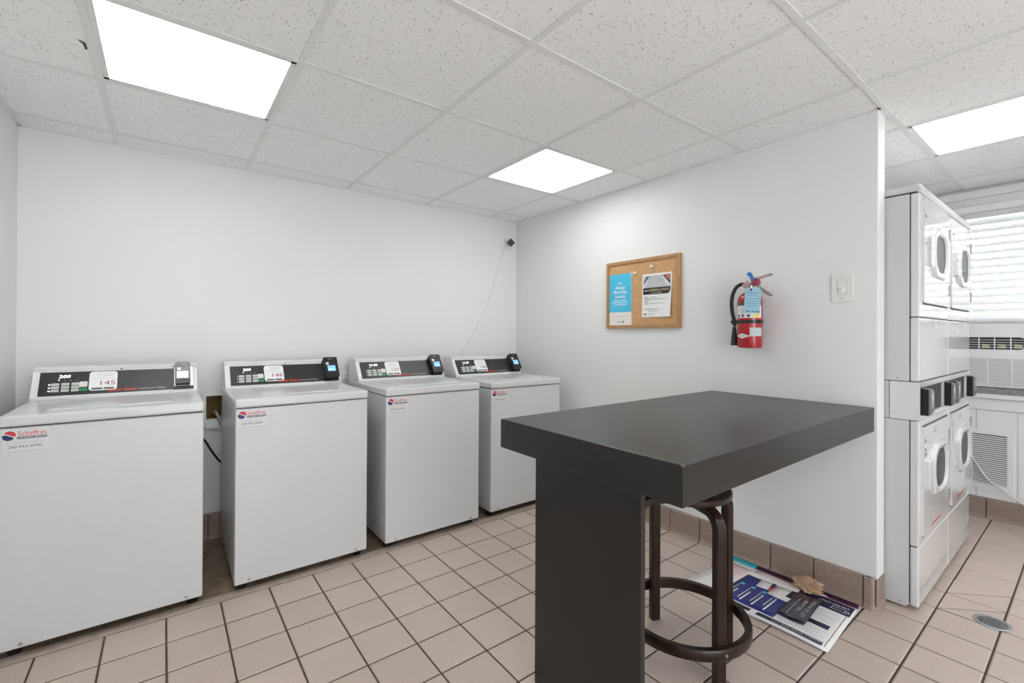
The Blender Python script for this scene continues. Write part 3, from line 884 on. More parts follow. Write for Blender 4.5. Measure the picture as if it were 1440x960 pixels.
# upper poster
A_, B_, C2, D_ = (2.018, 1.250), (2.018, 0.640), (2.447, 0.661), (2.443, 1.226)
upc = [A_, B_, C2, D_]
UF = lambda s, r: 0.0028 + 0.006 * (1 - r) ** 3 * (0.4 + 0.6 * math.sin(s * 5 + 1) ** 2) + 0.010 * max(0, s * 0 + (1 - s) - 0.75) * (1 - r)
pu = thing('blue_poster', 'white and royal blue laundry poster lying on the floor by the baseboard', 'poster', (2.24, 0.95, 0))
sheet('poster_sheet', upc, 0.0, UF, 'paper', parent=pu, n=14)
def pr(name, s0, s1, r0, r1, material, up=0.0014, n=8):
    return sheet(name, on(upc, s0, s1, r0, r1), up, lambda s, r: UF(s0 + (s1 - s0) * s, r0 + (r1 - r0) * r), material, parent=pu, n=n, thick=0.0003)
pr('printed_field', 0.24, 0.64, 0.14, 0.80, 'royal')
pr('printed_field', 0.05, 0.24, 0.62, 0.93, 'pinkpaper', n=4)
pr('printed_header', 0.62, 0.985, 0.765, 0.985, 'poster_navy', n=6)
pr('printed_header', 0.25, 0.62, 0.90, 0.985, 'pinkpaper', n=4)
pr('printed_bar', 0.545, 0.955, 0.055, 0.118, 'poster_navy', n=6)
pr('printed_bar', 0.16, 0.50, 0.055, 0.118, 'poster_navy', n=6)
pr('printed_bar', 0.80, 0.93, 0.36, 0.445, 'poster_navy', n=2)
pr('printed_border', 0.967, 0.971, 0.06, 0.76, 'darkred', n=4)
pr('printed_stripe', 0.945, 0.985, 0.855, 0.875, 'darkred', n=2)
for k in range(7):
    pr('printed_line', 0.72, 0.92 - 0.03 * (k % 3), 0.48 + 0.036 * k, 0.487 + 0.036 * k, 'lineink', n=2)
for k in range(6):
    pr('printed_line', 0.66, 0.90 - 0.03 * (k % 2), 0.17 + 0.030 * k, 0.177 + 0.030 * k, 'lineink', n=2)
for k in range(4):
    pr('printed_line', 0.27 + 0.085 * k, 0.278 + 0.085 * k, 0.20 + 0.03 * k, 0.52, 'palegrey', up=0.0018, n=2)
    pr('printed_line', 0.295 + 0.085 * k, 0.306 + 0.085 * k, 0.20, 0.40 + 0.04 * k, 'sticker', up=0.0018, n=2)
    pr('printed_spot', 0.27 + 0.085 * k, 0.30 + 0.085 * k, 0.53, 0.575, 'sky_poster', up=0.0018, n=2)
# lettering that reads from the wall side
Fpo = Frame((0, 0, 0), (0.04, 1, 0), (-1, 0.04, 0), (0, 0, 1))
def ptext(body, x, y, h, w, material, z, parent):
    F_ = Frame((x, y, z), (-0.04, 1, 0), (-1, -0.04, 0), (0, 0, 1))
    text('lettering', F_, body, 0, 0, h, material, parent, width=w, d=0.0, align='CENTER')
ptext('240-965-6040', 2.414, 0.735, 0.014, 0.105, 'sticker', 0.0056, pu)
ptext('TIPS FOR A BETTER WASH AND', 2.058, 0.76, 0.008, 0.19, 'sticker', 0.0100, pu)
ptext('LAUNDRY DAY', 2.074, 0.76, 0.008, 0.12, 'sticker', 0.0098, pu)
# the outline of a bottle printed in the header
Fu = Frame((2.378, 0.715, 0.0052), (0.04, 1, 0), (-1, 0.04, 0), (0, 0, 1))
polys('printed_outline', Fu, [rect(-0.028, -0.010, -0.026, 0.012), rect(0.022, -0.010, 0.024, 0.012), rect(-0.028, -0.012, 0.024, -0.010), rect(-0.028, 0.012, 0.024, 0.014), rect(-0.040, -0.006, -0.028, -0.004), rect(-0.040, 0.006, -0.028, 0.008), rect(-0.042, -0.006, -0.040, 0.008)], 0.0, 0.0004, 'sticker', pu)

zt_ = lambda x: 0.006
c1 = thing('paper_card', 'blank white folded card with dark and red corner marks on the blue poster', 'card', (2.32, 0.99, 0.005))
ca = [(2.278, 1.020), (2.281, 0.949), (2.360, 0.958), (2.357, 1.025)]
sheet('card_sheet', ca, 0.0056, lambda s, r: 0.004 * s, 'paper', parent=c1, n=3)
sheet('printed_mark', on(ca, 0.74, 1.0, 0.45, 1.0), 0.0070, lambda s, r: 0.004 * (0.74 + 0.26 * s), 'poster_navy', parent=c1, n=2, thick=0.0003)
sheet('printed_mark', on(ca, 0.74, 1.0, 0.0, 0.44), 0.0070, lambda s, r: 0.004 * (0.74 + 0.26 * s), 'red', parent=c1, n=2, thick=0.0003)
c2 = thing('paper_card', 'cream card with a dark end beside the dark leaflet on the blue poster', 'card', (2.31, 0.92, 0.005))
cb = [(2.247, 0.957), (2.250, 0.868), (2.372, 0.866), (2.357, 0.947)]
sheet('card_sheet', cb, 0.0060, lambda s, r: 0.003 * (1 - s), 'cream', parent=c2, n=3)
sheet('printed_mark', on(cb, 0.68, 1.0, 0.35, 1.0), 0.0074, lambda s, r: 0.003 * (1 - 0.68 - 0.32 * s), 'poster_navy', parent=c2, n=2, thick=0.0003)
lf = thing('leaflet', 'dark glossy leaflet with white lettering on top of the blue poster', 'leaflet', (2.24, 0.81, 0.005))
ld = [(2.118, 0.862), (2.118, 0.757), (2.395, 0.772), (2.360, 0.868)]
sheet('leaflet_sheet', ld, 0.0100, lambda s, r: 0.004 * math.sin(3.1 * r) + 0.002 * math.sin(9 * s + 7 * r), 'leaflet', parent=lf, n=10)
Fl = Frame((2.135, 0.800, 0.0168), (1, 0.03, 0), (-0.03, 1, 0), (0, 0, 1))
text('lettering', Fl, 'LET US WASH', 0.03, -0.025, 0.016, 'palegrey', lf, width=0.17, d=0.0)
text('lettering', Fl, 'YOUR LOAD', 0.06, 0.002, 0.014, 'palegrey', lf, width=0.12, d=0.0)
polys('printed_line', Fl, [rect(0.01, 0.032, 0.18, 0.035)], -0.0005, 0.0, 'lineink', lf)

# crumpled paper towel
rnd = random.Random(3)
bmc = bmesh.new()
bmesh.ops.create_icosphere(bmc, subdivisions=4, radius=1.0)
from mathutils import noise
for v in bmc.verts:
    p = v.co.copy()
    k = 0.62 + 0.85 * abs(noise.noise(p * 2.6 + Vector((4, 1, 2)))) + 0.30 * abs(noise.noise(p * 5.2))
    r_ = noise.noise(Vector((p.x * 7, p.y * 3, p.z * 7)))
    q = p * k * (1 + 0.22 * r_)
    v.co = Vector((2.426 + q.x * 0.028 + q.y * 0.006, 0.853 + q.y * 0.066, max(0.0095 + 0.002 * r_, 0.034 + q.z * 0.036)))
me_ = bm_mesh(bmc, 'paper_towel')
tag(link('paper_towel', me_, 'kraft', origin=(2.426, 0.853, 0.008)), 'crumpled tan paper towel on the posters against the baseboard', 'paper towel')

# ---------------------------------------------------------------- cork board
BY0, BY1, BZ0, BZ1 = 1.572, 2.150, 1.256, 1.716
t = thing('cork_board', 'oak framed cork notice board on the partition wall', 'notice board', (XP, (BY0 + BY1) / 2, BZ0))
Fk = Frame((XP, BY1, BZ0), (0, -1, 0), (0, 0, 1))
BW, BH = BY1 - BY0, BZ1 - BZ0
poly('cork_panel', Fk, rect(0.012, 0.012, BW - 0.012, BH - 0.012), 0.0, 0.011, 'cork', t)
fw = 0.020
poly('frame_rail', Fk, [(0, 0), (BW, 0), (BW - fw, fw), (fw, fw)], 0.0, 0.020, 'oak', t)
poly('frame_rail', Fk, [(0, BH), (BW, BH), (BW - fw, BH - fw), (fw, BH - fw)], 0.0, 0.020, 'oak', t)
poly('frame_stile', Fk, [(0, 0), (0, BH), (fw, BH - fw), (fw, fw)], 0.0, 0.020, 'oak', t)
poly('frame_stile', Fk, [(BW, 0), (BW, BH), (BW - fw, BH - fw), (BW - fw, fw)], 0.0, 0.020, 'oak', t)
for uu, vv_ in ((0.375, 0.400), (0.245, 0.370)):
    tag(lathe('push_pin', Fk.p(uu, vv_, 0.011), [(0.008, 0.0), (0.005, 0.004), (0.004, 0.012), (0.009, 0.016), (0.008, 0.019), (0.0, 0.020)], 'plate', n=14, axis=(Fk.ex, Fk.ey, Fk.en), origin=tuple(Fk.p(uu, vv_, 0.011))),
        'round white push pin above the parking notice on the cork board' if uu > 0.3 else 'small pale push pin between the two notices on the cork board', 'push pin')
# blue notice
t = thing('notice', 'sky blue notice with white lettering on the cork board', 'notice', (XP - 0.011, BY1 - 0.12, BZ0))
n0, n1, m0, m1 = 0.022, 0.212, 0.022, 0.375
poly('notice_sheet', Fk, rect(n0, m0, n1, m1), 0.011, 0.0125, 'cream', t)
poly('printed_field', Fk, [(n0, 0.112), (n1, 0.112), (n1, m1 - 0.012), (n1 - 0.012, m1), (n0 + 0.012, m1), (n0, m1 - 0.012)], 0.0125, 0.0129, 'sky_poster', t)
cm = (n0 + n1) / 2
text('lettering', Fk, 'Always', cm, 0.272, 0.021, 'sticker', t, width=0.086, d=0.0132, align='CENTER', bold=0.012)
text('lettering', Fk, 'Monitoring', cm, 0.242, 0.021, 'sticker', t, width=0.112, d=0.0132, align='CENTER', bold=0.012)
text('lettering', Fk, 'Laundry', cm, 0.211, 0.021, 'sticker', t, width=0.086, d=0.0132, align='CENTER', bold=0.012)
text('lettering', Fk, 'hello', cm, 0.307, 0.010, 'sticker', t, width=0.034, d=0.0132, align='CENTER', bold=0.02)
polys('fine_print', Fk, [rect(n0 + 0.035, 0.190, n1 - 0.040, 0.194), rect(n0 + 0.025, 0.176, n1 - 0.028, 0.180), rect(n0 + 0.035, 0.162, n1 - 0.036, 0.166)], 0.0129, 0.0132, 'sticker', t)
polys('fine_print', Fk, [rect(n0 + 0.022, 0.082, n1 - 0.03, 0.086)], 0.0125, 0.0128, 'palegrey', t)
text('lettering', Fk, 'CSC', cm - 0.008, 0.038, 0.014, 'ink', t, width=0.036, d=0.0128, align='CENTER')
poly('logo', Fk, ell(cm + 0.026, 0.045, 0.006, 0.009, 12), 0.0125, 0.0128, 'ink', t)
# parking notice
t = thing('notice', 'white parking space notice with a car photo and a lifted corner', 'notice', (XP - 0.011, BY1 - 0.42, BZ0))
p0, p1, q0, q1 = 0.300, 0.518, 0.072, 0.352
nn = 10
def curl(a_, r_):
    return 0.012 + 0.020 * max(0, a_ + (1 - r_) - 1.15) ** 1.5
V_, F_ = [], []
for top in (0, 1):
    for i in range(nn + 1):
        for j in range(nn + 1):
            a_, r_ = i / nn, j / nn
            V_.append(Fk.p(p0 - 0.004 * (1 - r_) + (p1 - p0) * a_, q0 + (q1 - q0) * r_, curl(a_, r_) - 0.0006 * (1 - top)))
NN = (nn + 1) ** 2
for i in range(nn):
    for j in range(nn):
        k = i * (nn + 1) + j
        F_.append((NN + k, NN + k + nn + 1, NN + k + nn + 2, NN + k + 1))
        F_.append((k, k + 1, k + nn + 2, k + nn + 1))
me_ = bpy.data.meshes.new('notice_sheet'); me_.from_pydata(V_, [], F_)
link('notice_sheet', me_, 'paper', t)
e0, e1, dd = p0 + 0.010, p1 - 0.010, 0.0142
poly('photo', Fk, rect(e0, 0.262, e1, q1 - 0.012), 0.0131, dd, 'asphalt', t)
polys('photo_car', Fk, [[(e1 - 0.045, q1 - 0.012), (e1, q1 - 0.012), (e1, 0.302), (e1 - 0.012, 0.300)]], dd, dd + 0.0004, 'pinkcar', t)
poly('photo_kerb', Fk, [(e0, 0.300), (e0 + 0.030, 0.336), (e0 + 0.044, 0.336), (e0, 0.290)], dd, dd + 0.0005, 'blackprint', t)
poly('photo_shadow', Fk, [(e1 - 0.052, q1 - 0.016), (e1 - 0.042, q1 - 0.016), (e1, 0.294), (e1, 0.280)], dd, dd + 0.0005, 'blackprint', t)
polys('photo_line', Fk, [[(e1 - 0.064, 0.332), (e1 - 0.060, 0.332), (e1 - 0.004, 0.266), (e1 - 0.012, 0.266)], [(e0 + 0.004, 0.266), (e0 + 0.010, 0.266), (e0 + 0.034, 0.306), (e0 + 0.031, 0.306)]], dd, dd + 0.0005, 'sticker', t)
poly('banner', Fk, rect(e0 - 0.003, 0.219, e1, 0.261), 0.0131, dd, 'blackprint', t)
text('lettering', Fk, 'Need a', e0 + 0.006, 0.240, 0.009, 'sticker', t, width=0.042, d=dd + 0.0004, bold=0.01)
text('lettering', Fk, 'PARKING SPACE', e0 + 0.050, 0.238, 0.015, 'yellowprint', t, width=0.138, d=dd + 0.0004)
text('lettering', Fk, 'in our area?', (e0 + e1) / 2, 0.224, 0.009, 'sticker', t, width=0.076, d=dd + 0.0004, align='CENTER')
polys('pin_icon', Fk, [ell(e0 + 0.022, 0.186, 0.018, 0.022, 20)[:11] + [(e0 + 0.022 - 0.018, 0.186), (e0 + 0.018, 0.150), (e0 + 0.026, 0.150)]], 0.0131, dd, 'palegrey', t)
polys('fine_print', Fk, [rect(e0 + 0.048, 0.200, e0 + 0.095, 0.203), rect(e0 + 0.048, 0.186, e1 - 0.004, 0.189), rect(e0 + 0.048, 0.160, e1 - 0.022, 0.163), rect(e0 + 0.002, 0.124, e1 - 0.006, 0.127), rect(e0 + 0.034, 0.110, e1 - 0.05, 0.113), rect(e0 + 0.034, 0.090, e1 - 0.05, 0.092)], 0.0131, dd + 0.0008, 'lineink', t)
polys('mark', Fk, [rrect(e0 + 0.001, 0.086, e0 + 0.022, 0.095, 0.002, 2)], 0.0131, dd, 'ink', t)
polys('mark', Fk, [rrect(e1 - 0.030, 0.086, e1 - 0.006, 0.095, 0.002, 2)], 0.0150, 0.0185, 'ink', t)

# ---------------------------------------------------------------- fire extinguisher
EY, EX = 1.128, XP - 0.082
t = thing('fire_extinguisher', 'red fire extinguisher with a black hose hung on the partition wall', 'extinguisher', (EX, EY, 1.14))
P = lambda s, z, d=0.0: Vector((EX - d, EY - s, z))       # s to the right as seen from the room, d towards the room
ec = (EX, EY, 0)
lathe('cylinder', ec, [(0.0, 1.146), (0.048, 1.146), (0.056, 1.150), (0.059, 1.160), (0.059, 1.385), (0.056, 1.405), (0.046, 1.424), (0.030, 1.436), (0.022, 1.440), (0.022, 1.455), (0.0, 1.455)], 'firered', t, n=40)
def arc_label(name, a0, a1, z0, z1, r, material, pts=None):
    """A label wrapped on the cylinder; angle 0 faces the room, positive to the right."""
    n = 14
    V, F_ = [], []
    for k in range(n + 1):
        a = math.radians(a0 + (a1 - a0) * k / n)
        f = k / n
        if pts == 'diamond':
            h = (z1 - z0) / 2 * max(0.04, 1 - abs(2 * f - 1)); zc_ = (z0 + z1) / 2
            zz = (zc_ - h, zc_ + h)
        else:
            zz = (z0, z1)
        for z in zz:
            V.append((EX - r * math.cos(a), EY - r * math.sin(a), z))
    for k in range(n):
        F_.append((2 * k, 2 * k + 2, 2 * k + 3, 2 * k + 1))
    me = bpy.data.meshes.new(name); me.from_pydata(V, [], F_)
    return link(name, me, material, t, None, True)
# camera sees the cylinder from about 25 degrees to its right-hand side
arc_label('instruction_label', -85, 85, 1.302, 1.372, 0.0594, 'paper')
arc_label('label_header', -85, 85, 1.366, 1.382, 0.0596, 'ink')
for k, a in enumerate((-40, -14, 12)):
    arc_label('pictogram', a, a + 14, 1.306, 1.320, 0.0598, 'ink')
arc_label('pictogram', 42, 72, 1.304, 1.322, 0.0598, 'yellow')
for k in range(4):
    arc_label('fine_print', -70, -5, 1.334 + 0.009 * k, 1.3355 + 0.009 * k, 0.0597, 'lineink')
arc_label('inspection_label', 24, 88, 1.208, 1.252, 0.0594, 'palegrey')
for k in range(3):
    arc_label('fine_print', 28, 84, 1.217 + 0.010 * k, 1.220 + 0.010 * k, 0.0597, 'lightblue')
arc_label('emblem', -50, 26, 1.196, 1.222, 0.0598, 'paper', 'diamond')
arc_label('emblem_mark', -28, 6, 1.207, 1.211, 0.0600, 'ink')
# strap and bracket
lathe('strap', ec, [(0.0595, 1.274), (0.0625, 1.274), (0.0625, 1.291), (0.0595, 1.291)], 'black', t, n=40, closed=True)
box('strap_clip', (EX - 0.03, EY + 0.052, 1.272), (EX + 0.02, EY + 0.086, 1.293), 'black', t, bevel=0.004)
box('wall_bracket', (EX + 0.055, EY - 0.03, 1.25), (XP, EY + 0.03, 1.32), 'black', t, bevel=0.003)
box('wall_bracket', (EX + 0.062, EY - 0.018, 1.15), (XP, EY + 0.018, 1.44), 'black', t, bevel=0.003)
# valve head
lathe('valve', ec, [(0.018, 1.452), (0.022, 1.458), (0.022, 1.470), (0.016, 1.476), (0.016, 1.500), (0.0, 1.502)], 'chrome', t, n=20)
lathe('gauge', P(-0.004, 1.474, 0.012), [(0.019, 0.0), (0.019, 0.016), (0.015, 0.018), (0.0, 0.018)], 'brass', t, n=24, axis=(Vector((0, -1, 0)), Vector((0, 0, 1)), Vector((-1, 0, 0))))
lathe('collar', P(0.034, 1.486, -0.006), [(0.018, 0.0), (0.020, 0.006), (0.020, 0.018), (0.014, 0.024), (0.0, 0.024)], 'magenta', t, n=20, axis=(Vector((0, -1, 0)), Vector((0, 0, 1)), Vector((-1, 0, 0))))
def bar(name, a, b, w, h, material):
    a, b = Vector(a), Vector(b)
    d = (b - a).normalized(); s = d.cross(Vector((1, 0, 0))).normalized()
    Fx = Frame(a, d, s)
    L_ = (b - a).length
    return poly(name, Frame(a - Vector((w / 2, 0, 0)), d, s, (1, 0, 0)), rrect(0, -h / 2, L_, h / 2, h * 0.45, 3), 0, w, material, t)
bar('carry_handle', P(0.010, 1.490, 0.004), P(0.108, 1.412, 0.004), 0.022, 0.012, 'lever')
bar('squeeze_lever', P(0.008, 1.500), P(0.108, 1.522), 0.022, 0.011, 'lever')
tube('pin_ring', [P(-0.006 + 0.012 * math.cos(a), 1.502 + 0.013 * math.sin(a), 0.014) for a in [k * math.pi / 6 for k in range(13)]], 0.0018, 'chrome', t, n=6, sub=2)
poly('tamper_tag', Frame(P(0.012, 1.520, 0.016), (0, -1, 0), (0, 0, 1)), [(-0.022, 0.012), (-0.010, 0.022), (0.002, 0.018), (0.012, 0.0), (0.016, -0.024), (0.004, -0.026), (-0.004, -0.006)], 0, 0.003, 'bluetag', t)
tube('hose', [P(-0.020, 1.480, 0.004), P(-0.042, 1.482, 0.008), P(-0.066, 1.466, 0.012), P(-0.082, 1.43, 0.016), P(-0.087, 1.385, 0.018), P(-0.083, 1.335, 0.018), P(-0.074, 1.29, 0.016), P(-0.072, 1.262, 0.014)], 0.0095, 'rubber', t, n=12)
lathe('hose_ferrule', P(-0.018, 1.480, 0.004), [(0.009, 0.0), (0.011, 0.004), (0.011, 0.018), (0.010, 0.02)], 'chrome', t, n=14, axis=(Vector((0, 0, 1)), Vector((1, 0, 0)), Vector((0, 1, 0))))
lathe('nozzle', P(-0.074, 0, 0.014), [(0.0, 1.158), (0.017, 1.158), (0.017, 1.164), (0.010, 1.250), (0.008, 1.258), (0.0, 1.262)], 'black', t, n=20)
# paper tag hanging over the label
Ft = Frame(P(0.045, 1.395, 0.064), (0.10, -1, -0.06), (0, -0.04, 1))
tg_ = poly('service_tag', Ft, [(-0.040, -0.070), (0.036, -0.070), (0.036, 0.048), (0.028, 0.060), (-0.030, 0.060), (-0.040, 0.050)], 0, 0.001, 'lightblue', t)
polys('tag_print', Ft, [rect(-0.034, 0.032, 0.030, 0.034), rect(-0.030, 0.022, 0.018, 0.024), rect(-0.034, 0.002, 0.030, 0.0035), rect(-0.034, -0.010, 0.030, -0.0085), rect(-0.034, -0.022, 0.030, -0.0205), rect(-0.034, -0.034, 0.030, -0.0325), rect(-0.030, -0.064, -0.012, -0.059), rect(-0.004, -0.064, 0.012, -0.059), rect(0.018, -0.064, 0.032, -0.059)], 0.001, 0.0014, 'bluetag', tg_)
polys('tag_eyelet', Ft, [ell(-0.010, 0.048, 0.006, 0.006, 14)], 0.001, 0.002, 'magenta', tg_)
tube('tag_string', [P(0.02, 1.47, 0.03), P(0.030, 1.462, 0.055), P(0.035, 1.444, 0.066)], 0.001, 'chrome', t, n=5)

# ---------------------------------------------------------------- wall timer switch
t = thing('wall_switch', 'ivory timer switch plate near the end of the partition wall', 'switch', (XP, 0.744, 1.437))
Fs = Frame((XP, 0.744, 1.437), (0, -1, 0), (0, 0, 1))
poly('cover_plate', Fs, rrect(-0.043, -0.066, 0.043, 0.066, 0.005), 0.0, 0.007, 'plate', t)
poly('insert', Fs, rrect(-0.017, -0.034, 0.017, 0.034, 0.002), 0.007, 0.010, 'plate', t)
lathe('knob', Fs.p(0.0, -0.010, 0.010), [(0.009, 0.0), (0.008, 0.010), (0.0, 0.011)], 'plate', t, n=18, axis=(Fs.ex, Fs.ey, Fs.en))
for v_ in (0.049, -0.049):
    lathe('screw', Fs.p(0.0, v_, 0.007), [(0.003, 0.0), (0.003, 0.001)], 'steel', t, n=10, axis=(Fs.ex, Fs.ey, Fs.en))
polys('mark', Fs, [ell(0.010, 0.020, 0.002, 0.002, 8), rect(-0.012, -0.028, -0.004, -0.026)], 0.010, 0.0103, 'ink', t)
polys('insert_gap', Fs, [rect(-0.0185, -0.0355, 0.0185, 0.0355)], 0.0065, 0.0073, 'lineink', t)

# ---------------------------------------------------------------- corner camera and its cable
cp = Vector((2.40, YB - 0.075, 2.010))
t = thing('security_camera', 'small black cube security camera in the ceiling corner', 'camera', cp)
view = Vector((-0.52, -0.80, -0.22)).normalized()
sx = view.cross(Vector((0, 0, 1))).normalized(); sy = sx.cross(view)
r45 = math.radians(42)
ux = sx * math.cos(r45) + sy * math.sin(r45); uy = -sx * math.sin(r45) + sy * math.cos(r45)
Fc = Frame(cp, ux, uy, view)
poly('camera_body', Fc, rrect(-0.027, -0.027, 0.027, 0.027, 0.008), -0.022, 0.020, 'black', t)
poly('camera_face', Fc, rrect(-0.023, -0.023, 0.023, 0.023, 0.006), 0.020, 0.022, 'black', t)
lathe('lens', Fc.p(0, 0, 0.022), [(0.008, 0.0), (0.007, 0.002), (0.0, 0.0015)], 'darkglass', t, n=18, axis=(ux, uy, view))
tube('mount_arm', [cp - view * 0.02, cp + Vector((0.010, 0.035, 0.01)), (cp.x + 0.01, YB, cp.z + 0.03)], 0.007, 'plastic_white', t, n=10)
lathe('mount_base', (cp.x + 0.01, YB - 0.008, cp.z + 0.03), [(0.022, 0.0), (0.024, 0.004), (0.024, 0.008)], 'plastic_white', t, n=20, axis='Y')
tag(tube('camera_cable', [(2.40, YB - 0.05, 2.005), (2.388, YB - 0.008, 1.985), (2.36, YB - 0.005, 1.90), (2.30, YB - 0.005, 1.74), (2.24, YB - 0.005, 1.55), (2.15, YB - 0.005, 1.36), (2.05, YB - 0.005, 1.20), (1.97, YB - 0.005, 1.09), (1.90, YB - 0.006, 0.98)], 0.0025, 'cord_white', n=8, origin=(2.3, YB, 1.5)),
    'thin white cable running down the wall from the corner camera', 'cable')

# ---------------------------------------------------------------- stacked dryers
def dryer(x0, label):
    W = 0.605
    x1 = x0 + W
    xc = (x0 + x1) / 2
    yf, yp, yb = 0.495, 0.527, 1.19
    t = thing('stacked_dryer', label, 'dryer', (xc, (yf + yb) / 2, 0), 'white stacked dryers by the window')
    box('core', (x0 + 0.004, yf + 0.008, 0.03), (x1 - 0.004, yb - 0.004, 1.86), 'seam', t)
    e = 0.0015
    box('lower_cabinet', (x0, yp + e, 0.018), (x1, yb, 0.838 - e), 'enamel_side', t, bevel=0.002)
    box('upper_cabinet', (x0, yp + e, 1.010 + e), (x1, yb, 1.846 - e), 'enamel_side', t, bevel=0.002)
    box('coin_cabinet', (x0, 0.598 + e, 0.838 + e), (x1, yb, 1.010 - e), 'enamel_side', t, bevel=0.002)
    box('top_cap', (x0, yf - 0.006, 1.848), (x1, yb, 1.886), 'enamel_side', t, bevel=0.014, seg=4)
    box('toe_panel', (x0, yf, 0.018), (x1, yp - e, 0.283 - e), 'dryer_front', t, bevel=0.008, seg=3)
    box('front_panel', (x0, yf, 0.283 + e), (x1, yp - e, 0.838 - e), 'dryer_front', t, bevel=0.006, seg=3)
    box('front_panel', (x0, yf, 1.296 + e), (x1, yp - e, 1.846 - e), 'dryer_front', t, bevel=0.006, seg=3)
    box('access_panel', (x0, yf, 1.010 + e), (x1, yp - e, 1.296 - e), 'dryer_front', t, bevel=0.006, seg=3)
    Ff = Frame((x0, yf, 0), (1, 0, 0), (0, 0, 1))
    # base clip with its screw on the side
    Fsd = Frame((x0, 0, 0), (0, -1, 0), (0, 0, 1))
    cl = poly('base_clip', Fsd, rrect(-0.66, 0.010, -0.535, 0.045, 0.006, 3), 0.0, 0.002, 'enamel_side', t)
    lathe('screw', Fsd.p(-0.560, 0.026, 0.002), [(0.005, 0), (0.004, 0.002)], 'steel', cl, n=10, axis=(Fsd.ex, Fsd.ey, Fsd.en))
    cl2 = poly('side_clip', Fsd, rrect(-0.66, 1.014, -0.540, 1.038, 0.005, 3), 0.0, 0.002, 'enamel_side', t)
    lathe('screw', Fsd.p(-0.570, 1.024, 0.002), [(0.005, 0), (0.004, 0.002)], 'steel', cl2, n=10, axis=(Fsd.ex, Fsd.ey, Fsd.en))
    # coin section: frame, grey glass, two readers
    boxes('coin_frame', [((x0, yf - 0.002, 0.838 + e), (x1, 0.598 - e, 0.862)), ((x0, yf - 0.002, 0.984), (x1, 0.598 - e, 1.010 - e)),
                         ((x0, yf - 0.002, 0.862), (x0 + 0.012, 0.598 - e, 0.984)), ((x1 - 0.012, yf - 0.002, 0.862), (x1, 0.598 - e, 0.984)),
                         ((x0 + 0.490, yf - 0.002, 0.862), (x0 + 0.502, 0.54, 0.984))], 'dryer_front', t)
    cp_ = poly('control_panel', Ff, rect(0.012, 0.862, W - 0.012, 0.984), -0.03, -0.012, 'greyglass', t)
    polys('panel_mark', Ff, [rect(0.20, 0.895, 0.21, 0.90), rect(0.26, 0.91, 0.27, 0.915), rect(0.32, 0.89, 0.33, 0.895), rect(0.38, 0.93, 0.40, 0.94)], -0.012, -0.0115, 'palegrey', cp_)
    lathe('key_lock', Ff.p(0.36, 0.955, -0.012), [(0.010, 0.0), (0.010, 0.008), (0.0, 0.009)], 'chrome', cp_, n=14, axis=(Ff.ex, Ff.ey, Ff.en))
    for ru in (0.030, 0.512):
        rd = poly('card_reader', Ff, rect(ru, 0.862, ru + 0.066, 0.978), -0.012, 0.026, 'black', t)
        poly('reader_face', Ff, rrect(ru + 0.004, 0.868, ru + 0.062, 0.974, 0.006), 0.026, 0.034, 'greymetal', rd)
        poly('screen', Ff, rect(ru + 0.012, 0.925, ru + 0.052, 0.955), 0.034, 0.0345, 'palegrey', rd)
        poly('card_slot', Ff, rect(ru + 0.012, 0.880, ru + 0.054, 0.895), 0.034, 0.0345, 'black', rd)
    # two doors
    for z0, z1, zc, zr in ((1.362, 1.832, 1.605, 0.120), (0.318, 0.806, 0.585, 0.122)):
        dr = poly('door', Ff, rrect(0.050, z0, W - 0.022, z1, 0.012), 0.0, 0.008, 'dryer_front', t)
        poly('door_gap', Ff, rect(0.060, z0 - 0.007, W - 0.030, z0 - 0.001), 0.0, 0.0012, 'seam', t)
        if z0 < 1:
            poly('door_gap', Ff, rect(0.060, z1 + 0.001, W - 0.030, z1 + 0.005), 0.0, 0.0012, 'seam', t)
        cu = 0.345
        # moulded window ring, a rounded rectangle standing proud
        out_, in_ = rrect(cu - 0.175, zc - zr, cu + 0.175, zc + zr, 0.10, 8), rrect(cu - 0.115, zc - zr + 0.032, cu + 0.115, zc + zr - 0.032, 0.075, 8)
        bm = bmesh.new()
        lay = [(out_, 0.008), ([(cu + (a - cu) * 0.97, zc + (b - zc) * 0.97) for a, b in out_], 0.017), ([(cu + (a - cu) * 0.90, zc + (b - zc) * 0.91) for a, b in out_], 0.022),
               ([(cu + (a - cu) * 1.04, zc + (b - zc) * 1.04) for a, b in in_], 0.020), (in_, 0.010)]
        rings = [[bm.verts.new(Ff.p(a, b, d)) for a, b in pts] for pts, d in lay]
        n = len(out_)
        for q in range(len(rings) - 1):
            for k in range(n):
                bm.faces.new((rings[q][k], rings[q][(k + 1) % n], rings[q + 1][(k + 1) % n], rings[q + 1][k]))
        link('window_ring', bm_mesh(bm, 'window_ring'), 'dryer_front', dr, None, True)
        poly('door_glass', Ff, in_, 0.0085, 0.0125, 'darkglass', dr)
        poly('door_handle', Ff, rrect(cu - 0.222, zc - 0.075, cu - 0.178, zc + 0.065, 0.012, 4), 0.008, 0.020, 'dryer_front', dr)
        for hz in (z0 + 0.085, z1 - 0.10):
            box('hinge', (x1 - 0.030, yf - 0.012, hz - 0.028), (x1 - 0.016, yf - 0.006, hz + 0.028), 'steel', dr)
    polys('instruction_print', Ff, [rect(0.065, 0.735, 0.085, 0.752), rect(0.065, 0.70, 0.085, 0.712), rect(0.065, 0.675, 0.09, 0.688)] + [rect(0.22, 0.762 + 0.010 * k, 0.30, 0.765 + 0.010 * k) for k in range(3)], 0.008, 0.0086, 'ink', t)
    text('brand_lettering', Ff, 'Speed Queen', 0.20, 0.336, 0.015, 'red', t, width=0.19, d=0.0088, bold=0.02)
